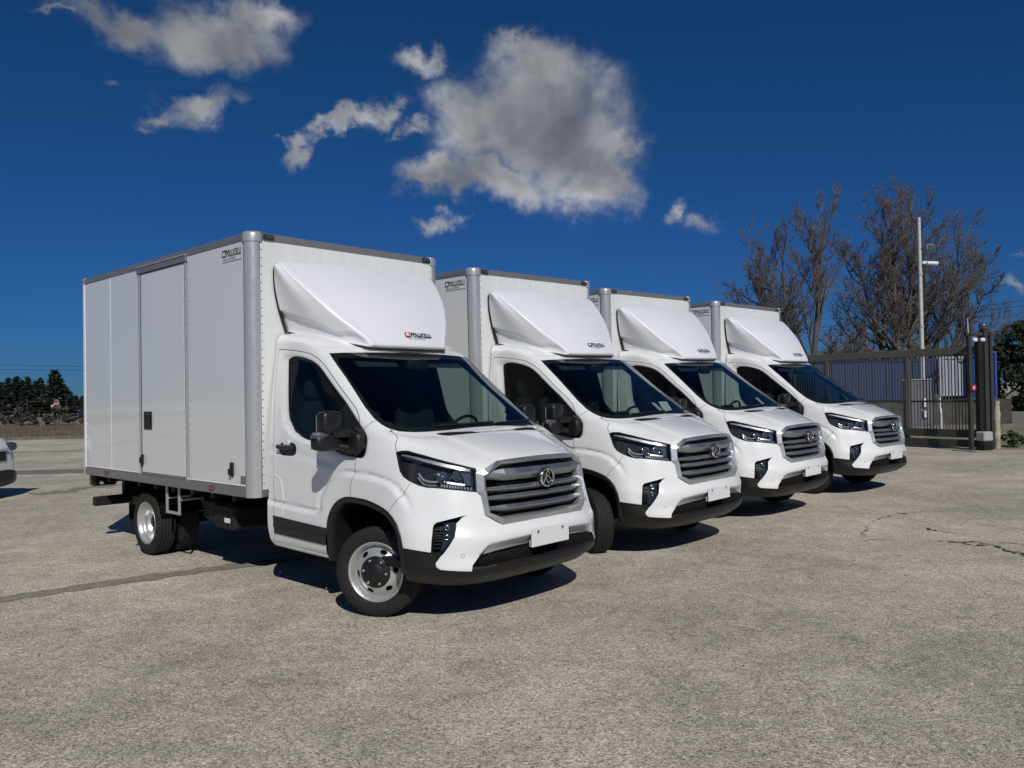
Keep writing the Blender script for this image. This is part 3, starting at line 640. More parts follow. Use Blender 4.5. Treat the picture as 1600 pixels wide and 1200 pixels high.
def build_fog(c, root, sd):
    fl = MB(); c.wall(fl, TR['fog'], .075, sd); o = fl.build('fog_pocket', M['plastic_soft'], root, False)
    link('pocket_back', c.mesh('pocket_back', M['plastic_soft'], c.reg == 'fog', sd, -.07), o)
    P = [on(p, -.045, sd)[0] for p in TR['fog_lamp']]; n = on(TR['fog_lamp'][1], 0, sd)[1]
    w = MB(); w.prism(P, -n*.02); w.build('fog_lamp', M['lamp_grey'], o)
    cen = sum(P, Vector())/len(P)
    mt = n.to_track_quat('Z', 'Y').to_matrix().to_4x4()
    for dz, r in ((.055, .020), (-.015, .022)):
        mt.translation = cen+Vector((0, 0, dz+.012))+n*.004; w = MB(); w.lathe([(0,r),(.006,r*.9),(.003,r*.6),(-.004,.001)], 16, 'Z'); w.xf(mt); w.build('fog_reflector', M['chrome'], o)
    w = MB(); Q = [p+n*.022 for p in P]; w.add(Q, [tuple(range(len(Q)))]); w.build('fog_lens', M['smoke'], o)
    a = np.array(TR['fog'][3]); b = np.array(TR['fog'][0])
    for k in range(1, 8):
        p = a+(b-a)*k/8; w = MB(); ribbon(w, [(p[0]-.03, p[1]), (p[0]-.28, p[1]+.03)], .010, -.05, .022, sd); w.build('pocket_rib', M['plastic'], o)

def build_grille(c, root):
    O = TR['grille_o']; I = TR['grille_i']
    def ring(uvs, d, dx=0.):
        P, n = body_points(uvs); P = P+n*d; P[:, 0] += dx; P[abs(np.array(uvs)[:, 0]) < 1e-6, 1] = 0
        return [tuple(flip(p[None], 'R')[0]) for p in P]+[tuple(p) for p in P[1:-1][::-1]]
    Ou = np.array(O); Iu = np.array(I); mid = Ou*.30+Iu*.70; nin = Ou*.08+Iu*.92
    rings = [ring(O, -.02), ring(O, .010), ring(list(map(tuple, mid)), .034), ring(list(map(tuple, nin)), .018), ring(I, -.012), ring(I, -.06)]
    f = MB(); n = len(rings[0]); v = [p for r in rings for p in r]; f.add(v, [(i*n+k, i*n+(k+1) % n, (i+1)*n+(k+1) % n, (i+1)*n+k) for i in range(len(rings)-1) for k in range(n)])
    fr = f.build('grille_frame', M['satin'], root)
    b = MB(); r = ring(O, -.07); b.add(r, [tuple(range(n))]); b.build('grille_back', M['plastic_soft'], fr)
    # bars: centre run and wings swept back to the frame
    U = TR['bars']; hs = [(.044,.035), (.023,.026), (.023,.026), (.025,.026)]
    for k in range(4):
        zc = .5*(S([U[2*k]])[0][2]+S([U[2*k+1]])[0][2]); h, dp = hs[k]
        pts = [(.0, 0.), (.30, -.004), (.400, -.018), (.560-.012*(k in (0, 3)), -.078)]
        sec = []
        for y, dx in pts:
            s_ = 1. if y < .45 else .62
            x0 = .962+dx-.02*(y/.4)**2*(y < .45)-.018*(y >= .45)-.018*(zc-.8)/.3
            sec.append([(x0-.055, y, zc+h*s_*.5), (x0-.018, y, zc+h*s_*1.0), (x0, y, zc+h*s_*.15), (x0, y, zc-h*s_*.25), (x0-.022, y, zc-h*s_*1.0), (x0-.055, y, zc-h*s_*.8)])
        rr = [[(a, -q, z) for a, q, z in g] for g in sec[::-1]]+sec[1:]
        w = MB(); w.loft(rr, True, True, False); w.build('grille_bar', M['grille'], fr)
    for k in range(13):
        z = .775+k*.031; w = MB(); w.box(.845, .872, -.45, .45, z-.004, z+.004); w.build('grille_fin', M['plastic'], fr)
    # round emblem
    cx, cz, r = .972, 1.048, .080
    w = MB(); rings = []
    for i in range(40):
        t = 2*math.pi*i/40; rings.append([(cx+.010*math.sin(a)+.004, (r-.010+.010*math.cos(a))*math.cos(t), cz+(r-.010+.010*math.cos(a))*math.sin(t)*.97) for a in np.linspace(0, 2*math.pi, 9)[:-1]])
    rings.append(rings[0]); w.loft(rings, True, False, True); em = w.build('emblem', M['chrome'], fr)
    w = MB(); w.lathe([(-.06,r*.8),(-.006,r*.93),(-.002,.001)], 32, 'X', (cx, 0, cz)); w.build('emblem_disc', M['plastic'], em)
    def stroke(mb, a, b, t):
        a = Vector((0, a[0]*r, a[1]*r)); b = Vector((0, b[0]*r, b[1]*r)); d = (b-a).normalized(); nn = Vector((0, -d.z, d.y))*t
        o = Vector((cx-.002, 0, cz)); mb.prism([o+a-nn, o+b-nn, o+b+nn, o+a+nn], (.010, 0, 0))
    # seen from the front, image left is the truck's right (negative y)
    g = MB(); stroke(g, (-.60,-.62), (.06,.80), .0046); stroke(g, (.06,.80), (.30,.30), .0046); stroke(g, (.02,.22), (.56,-.30), .0042); stroke(g, (.56,-.30), (.10,-.62), .0042); stroke(g, (.10,-.62), (-.24,-.12), .0042); stroke(g, (-.24,-.12), (.02,.22), .0042); stroke(g, (.56,-.30), (.66,-.48), .0042)
    g.build('emblem_sign', M['chrome'], em)

def build_plate(root, bumper):
    # blank white plate standing on the bumper, with two bolt holes
    x = .995; ht, hb, w2 = .675, .535, .222
    p = MB(); p.box(x, x+.008, -w2, w2, hb, ht, .002); pl = p.build('number_plate', M['plate'], root)
    for y in (-.145, .145):
        q = MB(); q.lathe([(.0085,.0),(.0085,.013),(.0062,.017)], 14, 'X', (x, y, ht-.032)); q.build('plate_hole', M['plate_hole'], pl)
        q = MB(); q.lathe([(.0095,.006),(.011,.006),(.011,0.)], 10, 'X', (x, y+.004, ht-.038)); q.build('bolt', M['plate'], pl)
    q = MB(); q.box(x-.04, x-.001, -w2+.02, w2-.02, hb-.004, hb+.05, .004); q.build('plate_bracket', M['paint'], pl)
M['plate_hole'] = pmat('bolt_hole', (.03,.03,.03), .6)
# ---------------------------------------------------------------- wheels
RW = .345
def tyre_mesh():
    w = .098; half = [(-.072,.214),(-.080,.222),(-.090,.236),(-w,.262),(-w-.003,.285),(-w,.306),(-.094,.322),(-.089,.333),(-.080,.340)]
    tread = []
    for a in (-.052, -.018, .018, .052): tread += [(a-.007,.3445),(a-.005,.335),(a+.005,.335),(a+.007,.3445)]
    prof = half+[(-.074,.3435)]+tread+[(.074,.3435)]+[(-a, r) for a, r in half[::-1]]
    m = MB(); m.lathe(prof, 72, 'Y'); 
    # shoulder blocks
    for k in range(72):
        t0 = 2*math.pi*k/72; t1 = t0+2*math.pi/72*.62
        for sg in (-1, 1):
            v = []
            for t in (t0, t1):
                for a, r in ((.0755,.3425),(.0755,.3452),(.088,.3370),(.0925,.330)): v.append((r*math.cos(t), sg*a, r*math.sin(t)))
            m.add(v, [(0,1,5,4),(1,2,6,5),(2,3,7,6),(0,3,2,1),(4,5,6,7)])
    # raised lettering ring on the wall
    m.lathe([(-w-.0005,.296),(-w-.0035,.297),(-w-.0035,.299),(-w-.0005,.300)], 72, 'Y')
    return m.mesh('tyre', M['rubber'])
def disc_mesh(r0, r1, zf, nh, rh, hr, ht, ph=0.):
    """wheel disc with oval holes; zf(r) gives its offset along the axle"""
    P = []; E = []
    def loop(pts):
        b = len(P); P.extend(pts); E.extend([(b+i, b+(i+1) % len(pts)) for i in range(len(pts))])
    for r in (r0, r1): loop([(r*math.cos(2*math.pi*k/64), r*math.sin(2*math.pi*k/64)) for k in range(64)])
    H = [ph+2*math.pi*k/nh for k in range(nh)]; hp = []
    for a in H:
        pts = []
        for k in range(18):
            t = 2*math.pi*k/18; x = rh+hr*math.cos(t); y = ht*math.sin(t); pts.append((x*math.cos(a)-y*math.sin(a), x*math.sin(a)+y*math.cos(a)))
        hp.append(pts); loop(pts)
    for r in np.linspace(r0, r1, 7)[1:-1]:
        for k in range(48):
            t = 2*math.pi*(k+.5*(int(r*1e4) % 2))/48; P.append((r*math.cos(t), r*math.sin(t)))
    res = delaunay_2d_cdt([Vector(p) for p in P], E, [], 0, 1e-5); V = np.array([tuple(p) for p in res[0]]); T = np.array(res[2]); cen = V[T].mean(1); rr = np.hypot(*cen.T)
    keep = (rr > r0*.99) & (rr < r1)
    for p in hp: keep &= ~inpoly(cen, p)
    V3 = [(x, zf(math.hypot(x, y)), y) for x, y in V]
    m = MB(); m.add(V3, [tuple(t) for t in T[keep]], True)
    for p in hp: m.add([(x, zf(math.hypot(x, y)), y) for x, y in p]+[(x, zf(math.hypot(x, y))+.012, y) for x, y in p], [(k, (k+1) % 18, 18+(k+1) % 18, 18+k) for k in range(18)], True)
    return m
TYRE = tyre_mesh()
def front_wheel(parent):
    m = MB(); m.lathe([(-.070,.205),(-.086,.213),(-.094,.224),(-.097,.231),(-.092,.232),(-.086,.226),(-.078,.219)], 64, 'Y')
    m.lathe([(-.086,.213),(-.074,.204),(-.062,.200),(-.045,.197),(-.03,.1955)], 64, 'Y')
    zf = lambda r: float(np.interp(r, [.10,.115,.135,.155,.175,.19,.196], [-.088,-.088,-.083,-.072,-.052,-.036,-.030]))
    d = disc_mesh(.10, .196, zf, 6, .158, .018, .031, .45); m.add(d.v, d.f, True)
    w = m.build('wheel', M['steel'], parent, True)
    link('tyre', TYRE, w)
    b = MB(); b.lathe([(-.02,.185),(-.02,.02)], 32, 'Y'); b.build('brake_disc', M['chassis'], w, False)
    h = MB(); h.lathe([(-.086,.122),(-.098,.120),(-.104,.110),(-.105,.075),(-.112,.060),(-.118,.045),(-.120,.001)], 40, 'Y'); h.build('hub_cap', M['plastic'], w)
    for k in range(6):
        t = 2*math.pi*k/6+.2; n = MB(); c = (.095*math.cos(t), 0, .095*math.sin(t)); n.lathe([(-.100,.0125),(-.116,.0115),(-.119,.008),(-.120,.001)], 6, 'Y', c); n.build('wheel_nut', M['nut'], w, True)
    return w
def rear_wheel(parent, outer=True):
    m = MB()
    if outer:
        m.lathe([(-.078,.219),(-.086,.226),(-.092,.232),(-.097,.231),(-.094,.224),(-.086,.214),(-.070,.208),(-.050,.200),(-.046,.190),(-.02,.186),(.02,.184),(.028,.176),(.07,.172)], 64, 'Y')
        zf = lambda r: float(np.interp(r, [.07,.10,.13,.172], [.080,.080,.075,.070]))
        d = disc_mesh(.07, .172, zf, 6, .142, .014, .022, .2); m.add(d.v, d.f, True)
    else:
        m.lathe([(-.097,.231),(-.086,.212),(.086,.212),(.097,.231)], 48, 'Y')
    w = m.build('wheel', M['steel'], parent, True); link('tyre', TYRE, w)
    if outer:
        h = MB(); h.lathe([(.08,.075),(.0,.070),(-.018,.060),(-.022,.045),(-.024,.001)], 32, 'Y'); h.build('hub_cap', M['plastic'], w)
        for k in range(6):
            t = 2*math.pi*k/6; n = MB(); n.lathe([(.08,.012),(.055,.012),(.052,.001)], 6, 'Y', (.10*math.cos(t), 0, .10*math.sin(t))); n.build('wheel_nut', M['nut'], w)
    return w

# ---------------------------------------------------------------- fairing over the cab
def fairing_grid():
    back = [(-1.475,.892,2.865),(-1.475,.892,2.76),(-1.475,.880,2.655),(-1.475,.842,2.495),(-1.465,.790,2.325)]
    cr = [(-1.350,.905,2.905),(-1.175,.844,2.745),(-1.008,.758,2.580),(-.845,.632,2.392),(-.665,.448,2.188)]
    ce = [(-1.335,0,2.938),(-1.135,0,2.778),(-.955,0,2.606),(-.790,0,2.402),(-.628,0,2.188)]
    rows = []
    for k in range(5):
        b, c, e = (np.array(q[k]) for q in (back, cr, ce)); row = []
        for f in (0, .3, .6, .86):
            g = f**2.2; p = e*(1-g)+c*g; p[1] = c[1]*f; row.append(p)
        s1 = c*.86+b*.14+np.array([.012,.020,-.012]); s2 = c*.5+b*.5+np.array([.02,.045,-.004])
        if k == 4: s1 = np.array([-.76,.515,2.198]); s2 = np.array([-1.06,.668,2.248])
        rows.append(row+[c, s1, s2, b])
    top = [np.array((-1.47, p[1]*(1, 1, 1, .985, .97, .955, .95, .95)[i], p[2]+(.012, .012, .012, .006, -.006, -.012, -.006, -.004)[i])) for i, p in enumerate(rows[0])]
    top2 = [(np.array(a)*.45+np.array(b)*.55)+np.array([0,0,.010]) for a, b in zip(top, rows[0])]
    dz = [.060,.060,.060,.058,.055,.045,.030,.020]
    bot = [np.array(p)+np.array([-.004, 0, -dz[i]]) for i, p in enumerate(rows[-1])]
    bot2 = [np.array(p)+np.array([-.05, -.03*(i > 0), -dz[i]-.012]) for i, p in enumerate(rows[-1])]
    return np.array([top, top2]+rows+[bot, bot2])
FAIR = dense_surface(fairing_grid(), 26)
def fairing_points():
    G = FAIR.copy(); C = G.shape[1]; sc = np.arange(C)/NSUB
    # inset panel low on the flank
    for i in range(C):
        if sc[i] < 4.3: continue
        x, z = G[:, i, 0], G[:, i, 2]; zl = np.interp(x, [-1.47,-1.30,-1.09,-.90], [2.49,2.437,2.362,2.262])
        k = sstep(zl-z, -.004, .02)*sstep(sc[i], 4.3, 5.2); G[:, i, 1] -= .028*k
    return G
def build_fairing(root):
    G = fairing_points(); R, C = G.shape[:2]; V = []; F = []
    step = 2; J = list(range(0, R, step)); I = list(range(0, C, step))
    if J[-1] != R-1: J.append(R-1)
    if I[-1] != C-1: I.append(C-1)
    H = G[np.ix_(J, I)]; full = np.concatenate([(H*[1, -1, 1])[:, ::-1], H[:, 1:]], 1); r, c = full.shape[:2]
    m = MB(); m.add(full.reshape(-1, 3), [(j*c+i, j*c+i+1, (j+1)*c+i+1, (j+1)*c+i) for j in range(r-1) for i in range(c-1)], True)
    f = m.build('roof_fairing', M['fairing'], root)
    for sd in (-1, 1):
        e = MB(); e.tube([(p[0]-.004, sd*(p[1]-.004), p[2]) for p in FAIR[24:-24:6, -1]], .013, 6); e.build('fairing_seal', M['plastic_soft'], f)
    e = MB(); lo = [(p[0]-.002, p[1]+.004, p[2]-.004) for p in fairing_points()[-18, ::4]]; e.tube([(x, -y, z) for x, y, z in lo[::-1]]+lo[1:], .008, 6); e.build('fairing_seal', M['plastic_soft'], f)
    # maker's lettering low on the front, on the truck's left of centre
    def fpos(y, row):
        line = G[int(row*NSUB)]; return Vector((np.interp(abs(y), line[:, 1][:80], line[:80, 0]), y, np.interp(abs(y), line[:, 1][:80], line[:80, 2])))
    def wrap(me, name, mt):
        c_ = me.copy(); c_.name = name
        for v in c_.vertices:
            q = mt @ v.co; y = q.x; p = fpos(y, 5.78-q.y/.27); a_ = fpos(y+.02, 5.78-q.y/.27); b_ = fpos(y, 5.58-q.y/.27); nn = (a_-p).cross(b_-p).normalized()
            if nn.x < 0: nn = -nn
            v.co = p+nn*(.010+q.z)
        return c_
    return f, wrap
def put(name, me, parent, mt):
    o = link(name, me, parent); o.matrix_local = mt; return o
LOGO = {}
def logo_meshes():
    LOGO['t'] = text_mesh('logo_text', 'POLLICELLI', M['ink'], .1, .0012, .0016, 1., 'LEFT', 1.25); w = max(v.co.x for v in LOGO['t'].vertices)
    for v in LOGO['t'].vertices: v.co.x *= .31/w
    LOGO['u'] = text_mesh('logo_tagline', 'VEICOLI ALLESTIMENTI', M['grey_ink'], .026, .0008, 0., 1.)
    q = MB(); q.prism([(0,0,0),(.075,0,0),(.085,.074,0),(.01,.074,0)], (0,0,.0012)); LOGO['b'] = q.mesh('logo_block', M['red']); LOGO['k'] = q.mesh('logo_block', M['ink'])
    q = MB(); q.prism([(.012,.014,.0012),(.060,.014,.0012),(.066,.040,.0012),(.046,.062,.0012),(.022,.044,.0012)], (0,0,.0012)); LOGO['w'] = q.mesh('logo_sign', M['white_ink'])
logo_meshes()
def logo_parts(parent, mt, scale, colour=True, wrap=None):
    s = mt @ Matrix.Scale(scale, 4)
    for nm, key, off in (('logo_text', 't', (.092,0,0)), ('logo_block', 'b' if colour else 'k', (0,0,0)), ('logo_sign', 'w', (0,0,0)), ('logo_tagline', 'u', (.02,-.034,0))):
        m2 = s @ Matrix.Translation(off)
        if wrap: link(nm, wrap(LOGO[key], nm, m2), parent)
        else: put(nm, LOGO[key], parent, m2)

# ---------------------------------------------------------------- box body
XF, XB, YB, ZB0, ZB1 = -1.50, -5.46, 1.12, .81, 3.19
def build_box(root):
    f = MB(); f.box(XB+.05, XF-.02, -YB+.03, YB-.03, ZB0+.02, ZB1-.02); core = f.build('box_body', M['plastic_soft'], root)
    zt, zb = ZB1-.075, ZB0+.095
    pn = lambda x0, x1, z0=zb, z1=zt, pr=0.: MB().box(x0, x1, -YB-pr, -YB+.03, z0, z1, .003).build('side_panel', M['panel'], core)
    pn(-4.63, -3.86); pn(XB+.06, -4.637); pn(-2.70, XF-.085)
    MB().box(XB+.06, XF-.085, YB-.03, YB, zb, zt, .003).build('side_panel', M['panel'], core)
    MB().box(-4.645, -4.622, -YB-.002, -YB+.01, zb, zt, .002).build('panel_seam', M['front_panel'], core)
    # front wall in one sheet, ribs barely raised
    fp = MB(); fp.box(XF-.03, XF, -YB+.085, YB-.085, zb-.03, ZB1-.065, .003); w = fp.build('front_panel', M['front'], core)
    MB().box(XB+.1, XF-.05, -YB+.04, YB-.04, ZB1-.03, ZB1-.006, .004).build('box_roof', M['front_panel'], core)
    for sy in (-1, 1):
        # rounded corner posts with a cap
        p = MB(); cx, cy, r = XF-.085, sy*(YB-.085), .093
        arc = [(cx+r*math.cos(t), cy+sy*r*math.sin(t)) for t in np.linspace(0, math.pi/2, 10)]
        arc = [(XF-.03, sy*(YB-.086))]*0+[(XF+.008, sy*(YB-.098))]+arc+[(XF-.098, sy*(YB+.008))]
        inner = [(XF-.03, sy*(YB-.098)), (XF-.098, sy*(YB-.03))]
        ring = lambda z: [(x, y, z) for x, y in arc]+[(x, y, z) for x, y in inner[::-1]]
        p.loft([ring(ZB0), ring(ZB1-.085)], True, True, True); po = p.build('corner_post', M['alu'], core)
        k = MB(); rr = [(ZB1-.087,.100),(ZB1-.03,.101),(ZB1-.006,.096),(ZB1+.006,.080),(ZB1+.010,.001)]
        k.loft([[(cx+q*math.cos(t), cy+sy*q*math.sin(t), z) for t in np.linspace(-.35, math.pi/2+.35, 14)]+[(cx-.08, cy-sy*.08, z)] for z, q in rr], True, True, True); k.build('corner_cap', M['alu'], core)
        MB().box(XB-.004, XB+.06, sy*(YB-.05), sy*(YB+.006), ZB0, ZB1, .008).build('rear_post', M['front_panel'], core)
        MB().box(XB-.008, XB+.07, sy*(YB-.06), sy*(YB+.010), ZB1-.085, ZB1+.006, .015).build('corner_cap', M['alu'], core)
        # rails along the sides
        t = MB(); t.loft([[(x, sy*(YB+.005), zt), (x, sy*(YB+.009), zt+.03), (x, sy*(YB+.004), ZB1-.012), (x, sy*(YB-.02), ZB1), (x, sy*(YB-.05), ZB1), (x, sy*(YB-.05), zt)] for x in (XB+.06, XF-.10)], True, True, False); t.build('top_rail', M['alu_dark'], core)
        t = MB(); t.box(XB+.04, XF-.095, sy*(YB-.04), sy*(YB+.012), ZB0, ZB0+.092, .006); br = t.build('bottom_rail', M['alu_dark'], core)
        for x in (-4.76, -2.22):
            MB().box(x-.045, x+.045, sy*(YB+.0125), sy*(YB+.028), ZB0+.028, ZB0+.072, .008).build('side_marker', M['amber_lens'], core)
    fr = MB(); fr.loft([[(XF+.005, y, ZB1-.07), (XF+.010, y, ZB1-.04), (XF+.004, y, ZB1-.010), (XF-.02, y, ZB1), (XF-.05, y, ZB1), (XF-.05, y, ZB1-.07)] for y in (-YB+.10, YB-.10)], True, True, False); fr.build('top_rail', M['alu_dark'], core)
    MB().box(XF-.04, XF+.006, -YB+.10, YB-.10, ZB0, ZB0+.062, .004).build('bottom_rail', M['alu_dark'], core)
    MB().box(XB, XB+.05, -YB+.05, YB-.05, ZB1-.07, ZB1, .004).build('top_rail', M['alu_dark'], core)
    for y0, y1 in ((-YB+.06, -.005), (.005, YB-.06)): MB().box(XB-.004, XB+.03, y0, y1, zb, zt, .006).build('rear_door', M['front_panel'], core)
    for sy in (-1, 1):
        m = MB(); m.box(XF+.0105, XF+.030, sy*(YB-.235), sy*(YB-.125), ZB1-.058, ZB1-.018, .006); lamp = m.build('marker_lamp', M['plastic'], core)
        MB().box(XF+.031, XF+.034, sy*(YB-.222), sy*(YB-.138), ZB1-.050, ZB1-.027, .002).build('marker_lens', M['lamp_grey'], lamp)
    # side door with its frame
    x0, x1 = -3.84, -2.72
    MB().box(x0+.055, x1-.055, -YB-.004, -YB+.02, zb+.02, zt-.06, .003).build('door_blank', M['panel'], core)
    d = bpy.data.objects[core.children[-1].name]; d.name = 'side_door'
    for x in (x0, x1-.035):
        MB().box(x, x+.035, -YB-.012, -YB+.02, zb-.012, zt, .004).build('door_frame', M['alu'], core)
    for x in (x0+.037, x1-.053): MB().box(x, x+.016, -YB-.003, -YB+.02, zb, zt-.055, .001).build('door_seal', M['plastic_soft'], core)
    MB().box(x0-.02, x1+.02, -YB-.022, -YB+.02, zt-.052, zt+.006, .004).build('door_header', M['alu_dark'], core)
    MB().box(x0-.02, x1+.02, -YB-.030, -YB+.0, zt+.008, zt+.022, .003).build('door_track', M['alu'], core)
    MB().box(x0+.037, x1-.037, -YB-.012, -YB+.02, zb-.002, zb+.017, .003).build('door_frame', M['alu_dark'], core)
    m = MB(); m.box(x0+.12, x0+.31, -YB-.016, -YB-.0045, 1.385, 1.575, .012); lk = m.build('door_lock', M['plastic'], d)
    m = MB(); m.lathe([(-.018,.048),(-.024,.046),(-.020,.036),(-.026,.02),(-.026,.001)], 20, 'Y', (x0+.215, -YB, 1.48)); m.build('lock_cylinder', M['plastic'], lk)
    m = MB(); m.box(x0+.265, x0+.285, -YB-.034, -YB-.012, 1.42, 1.54, .004); m.build('lock_lever', M['plastic_soft'], lk)
    m = MB(); m.box(x0+.062, x0+.105, -YB-.03, -YB-.004, 1.0, 1.12, .012); m.build('door_stop', M['plastic'], d)
    m = MB(); m.box(x0+.07, x0+.097, -YB-.05, -YB-.03, 1.02, 1.09, .008); m.build('door_stop', M['plastic'], d)
    m = MB(); m.box(-1.875, -1.81, -YB-.020, -YB, .985, 1.115, .012); hk = m.build('door_catch', M['plastic'], core)
    m = MB(); m.box(-1.865, -1.82, -YB-.042, -YB-.02, 1.0, 1.06, .008); m.build('catch_hook', M['plastic_soft'], hk)
    MB().box(-1.70, -1.605, -YB-.002, -YB, .925, 1.0, .001).build('data_plate', M['alu_dark'], core)
    # rivets: rows along posts, frames and the lower edge
    rv = MB()
    def riv(x, y, z, nrm):
        s = .0048
        if nrm == 'y': rv.add([(x-s, y, z-s), (x+s, y, z-s), (x+s, y, z+s), (x-s, y, z+s), (x, y-.004, z)], [(0,1,4),(1,2,4),(2,3,4),(3,0,4)])
        else: rv.add([(x, y-s*1.3, z-s), (x, y+s*1.3, z-s), (x, y+s*1.3, z+s), (x, y-s*1.3, z+s), (x+.004, y, z)], [(0,1,4),(1,2,4),(2,3,4),(3,0,4)])
    z = zb+.03
    while z < zt-.03:
        for x in (-2.66, -3.815, XB+.10): riv(x, -YB-.001, z, 'y')
        for y in (-YB+.115, YB-.115): riv(XF+.001, y, z, 'x')
        z += .075
    for z in np.arange(zb+.02, zt-.06, .03): riv(x1-.043, -YB-.004, z, 'y'); riv(x0+.046, -YB-.004, z, 'y')
    tag(rv.build('rivets', M['rivet'], core, False), kind='stuff')
    r2 = MB()
    for x in np.arange(XB+.09, XF-.11, .045):
        if x0 < x < x1: continue
        s = .012; y = -YB-.0015; z = zb+.008
        r2.add([(x-s, y, z-.006), (x+s, y, z-.006), (x+s*.5, y, z+.012), (x-s*.5, y, z+.012), (x, y-.006, z)], [(0,1,4),(1,2,4),(2,3,4),(3,0,4)])
    tag(r2.build('sealant_beads', M['front_panel'], core, False), kind='stuff')
    # side sign high on the front panel
    mt = Matrix(((1,0,0,-1.99),(0,0,-1,-YB-.003),(0,1,0,3.005),(0,0,0,1)))
    logo_parts(core, mt, .86, False)
    MB().box(-1.985, -1.63, -YB-.003, -YB-.0005, 2.955, 2.963).build('logo_line', M['grey_ink'], core)
    return core
def front_mat():
    m = pmat('front_wall_panel', (.72,.735,.725), .34, coat=.35, var=.02); N = NT(m.node_tree); b = N.n['Principled BSDF']
    tc = N.add('ShaderNodeTexCoord').outputs['Object']; mp = N.add('ShaderNodeMapping', inp={0: tc, 3: (1., 26., .35)})
    n = N.noise(mp.outputs[0], 1.0, 3, .6); c = N.mix(n, (.64,.655,.645), (.79,.80,.79)); N.l.new(c, b.inputs['Base Color'])
    mp2 = N.add('ShaderNodeMapping', inp={0: tc, 3: (1., 30., .5)})
    bp = N.add('ShaderNodeBump', inp={'Strength': .06, 'Distance': .01, 'Height': N.noise(mp2.outputs[0], 1., 2, .5)}); N.l.new(bp.outputs[0], b.inputs['Normal'])
    return m
M['front'] = front_mat()

# ---------------------------------------------------------------- underbody, mirrors, cabin
def build_under(root):
    c = MB()
    for sy in (-1, 1): c.box(XB+.1, -.2, sy*.36, sy*.44, .56, .74, .01)
    for x in (-5.2, -4.5, -3.6, -2.7, -1.9, -1.2): c.box(x-.05, x+.05, -.44, .44, .58, .70)
    for x in np.arange(-5.3, -1.6, .42): c.box(x-.03, x+.03, -1.06, 1.06, .745, .812)
    ch = c.build('chassis', M['chassis'], root)
    b = MB(); b.box(-1.42, .45, -.93, .93, .40, .47, .01); b.box(.2, .68, -.62, .62, .33, .40, .02); b.box(-.35, .75, -.44, .44, .30, .9); b.build('floor_pan', M['chassis'], root)
    b = MB(); b.box(-1.47, -1.42, -.9, .9, .40, 1.45, .01); b.box(-1.47, -1.42, -.90, .90, 1.45, 1.78, .01); b.box(-1.47, -1.42, -.855, .855, 1.78, 2.06, .01); b.box(-1.47, -1.42, -.80, .80, 2.06, 2.20, .01); b.build('cab_rear_wall', M['interior'], root)
    ut = MB(); E_ = S(np.stack([np.linspace(0, 5, 40), np.full(40, .35)], 1)); rim = [(x, -y, z) for x, y, z in E_[::-1]]+[(x, y, z) for x, y, z in E_[1:]]
    ut.add(rim+[(.30, .9, .36), (.30, -.9, .36)], [tuple(range(len(rim)+2))]); ut.build('undertray', M['plastic_soft'], root, False)
    a = MB(); a.tube([(-3.96, -.75, RW), (-3.96, .75, RW)], .06, 12); a.lathe([(-.16,.02),(-.1,.15),(0,.18),(.1,.15),(.16,.02)], 20, 'Y', (-3.96, 0, RW)); a.build('axle', M['chassis'], root); MB().tube([(0, -.8, RW), (0, .8, RW)], .045, 10).build('axle', M['chassis'], root)
    for sy in (-1, 1):
        g = MB(); arc = [(-3.96+.415*math.cos(t), RW+.415*math.sin(t)) for t in np.linspace(.30, math.pi*.98, 20)]
        g.loft([[(x, sy*1.02, z) for x, z in arc], [(x, sy*1.035, z-.012*0) for x, z in arc], [(x*1., sy*.55, z) for x, z in arc]], False, False, True)
        g.loft([[(x, sy*1.02, z), (x, sy*1.035, z)] for x, z in arc], False, False); g.build('mudguard', M['plastic'], root, False)
        f = MB(); f.box(-4.42, -4.405, sy*.60, sy*1.02, .22, .55, .003); f.build('mud_flap', M['plastic_soft'], root)
    bx = MB(); bx.box(-2.57, -2.14, -.95, -.55, .43, .68, .03); t = bx.build('tool_box', M['plastic_soft'], root)
    MB().box(-2.33, -2.22, -.953, -.9505, .50, .545).build('sticker', M['paper'], t)
    bx = MB(); bx.box(-3.02, -2.66, -.85, -.5, .45, .70, .05); bx.build('fuel_tank', M['plastic_soft'], root)
    bx = MB(); bx.box(-2.9, -1.6, .5, .92, .42, .70, .05); bx.build('battery_box', M['plastic_soft'], root)
    # bright loop bracket hanging below the rail
    s = MB(); w = .016
    for x in (-3.345, -3.065): s.box(x-w, x+w, -1.065, -1.045, .535, .80, .004)
    s.box(-3.361, -3.049, -1.066, -1.044, .515, .545, .004)
    for x in (-3.345, -3.065): s.box(x-.010, x+.010, -1.045, -.80, .66, .68, .003)
    s.build('step_bracket', M['alu'], root)
    # rear under-run bar, lamps
    r = MB(); r.box(-5.42, -5.32, -1.05, 1.05, .42, .53, .012); rb = r.build('under_run_bar', M['plastic_soft'], root)
    for sy in (-1, 1): MB().box(-5.38, -5.33, sy*.52, sy*.72, .42, .80, .01).build('bar_hanger', M['chassis'], rb)
    for sy in (-1, 1):
        m = MB(); m.box(-5.44, -5.30, sy*.80, sy*1.08, .665, .805, .02); l = m.build('tail_lamp', M['plastic'], root)
        MB().box(-5.452, -5.441, sy*.82, sy*1.06, .69, .79, .01).build('lamp_lens', M['red_lens'], l)
        m = MB(); m.box(-5.36, -5.34, sy*1.081, sy*1.095, .70, .76, .006); m.build('side_lens', M['amber_lens'], l)
        m = MB(); m.lathe([(0,.03),(-.03,.028),(-.04,.001)], 12, 'Y', (-5.22, sy*1.0 if sy < 0 else 1.0, .72)); m.build('number_lamp', M['chrome'], l)

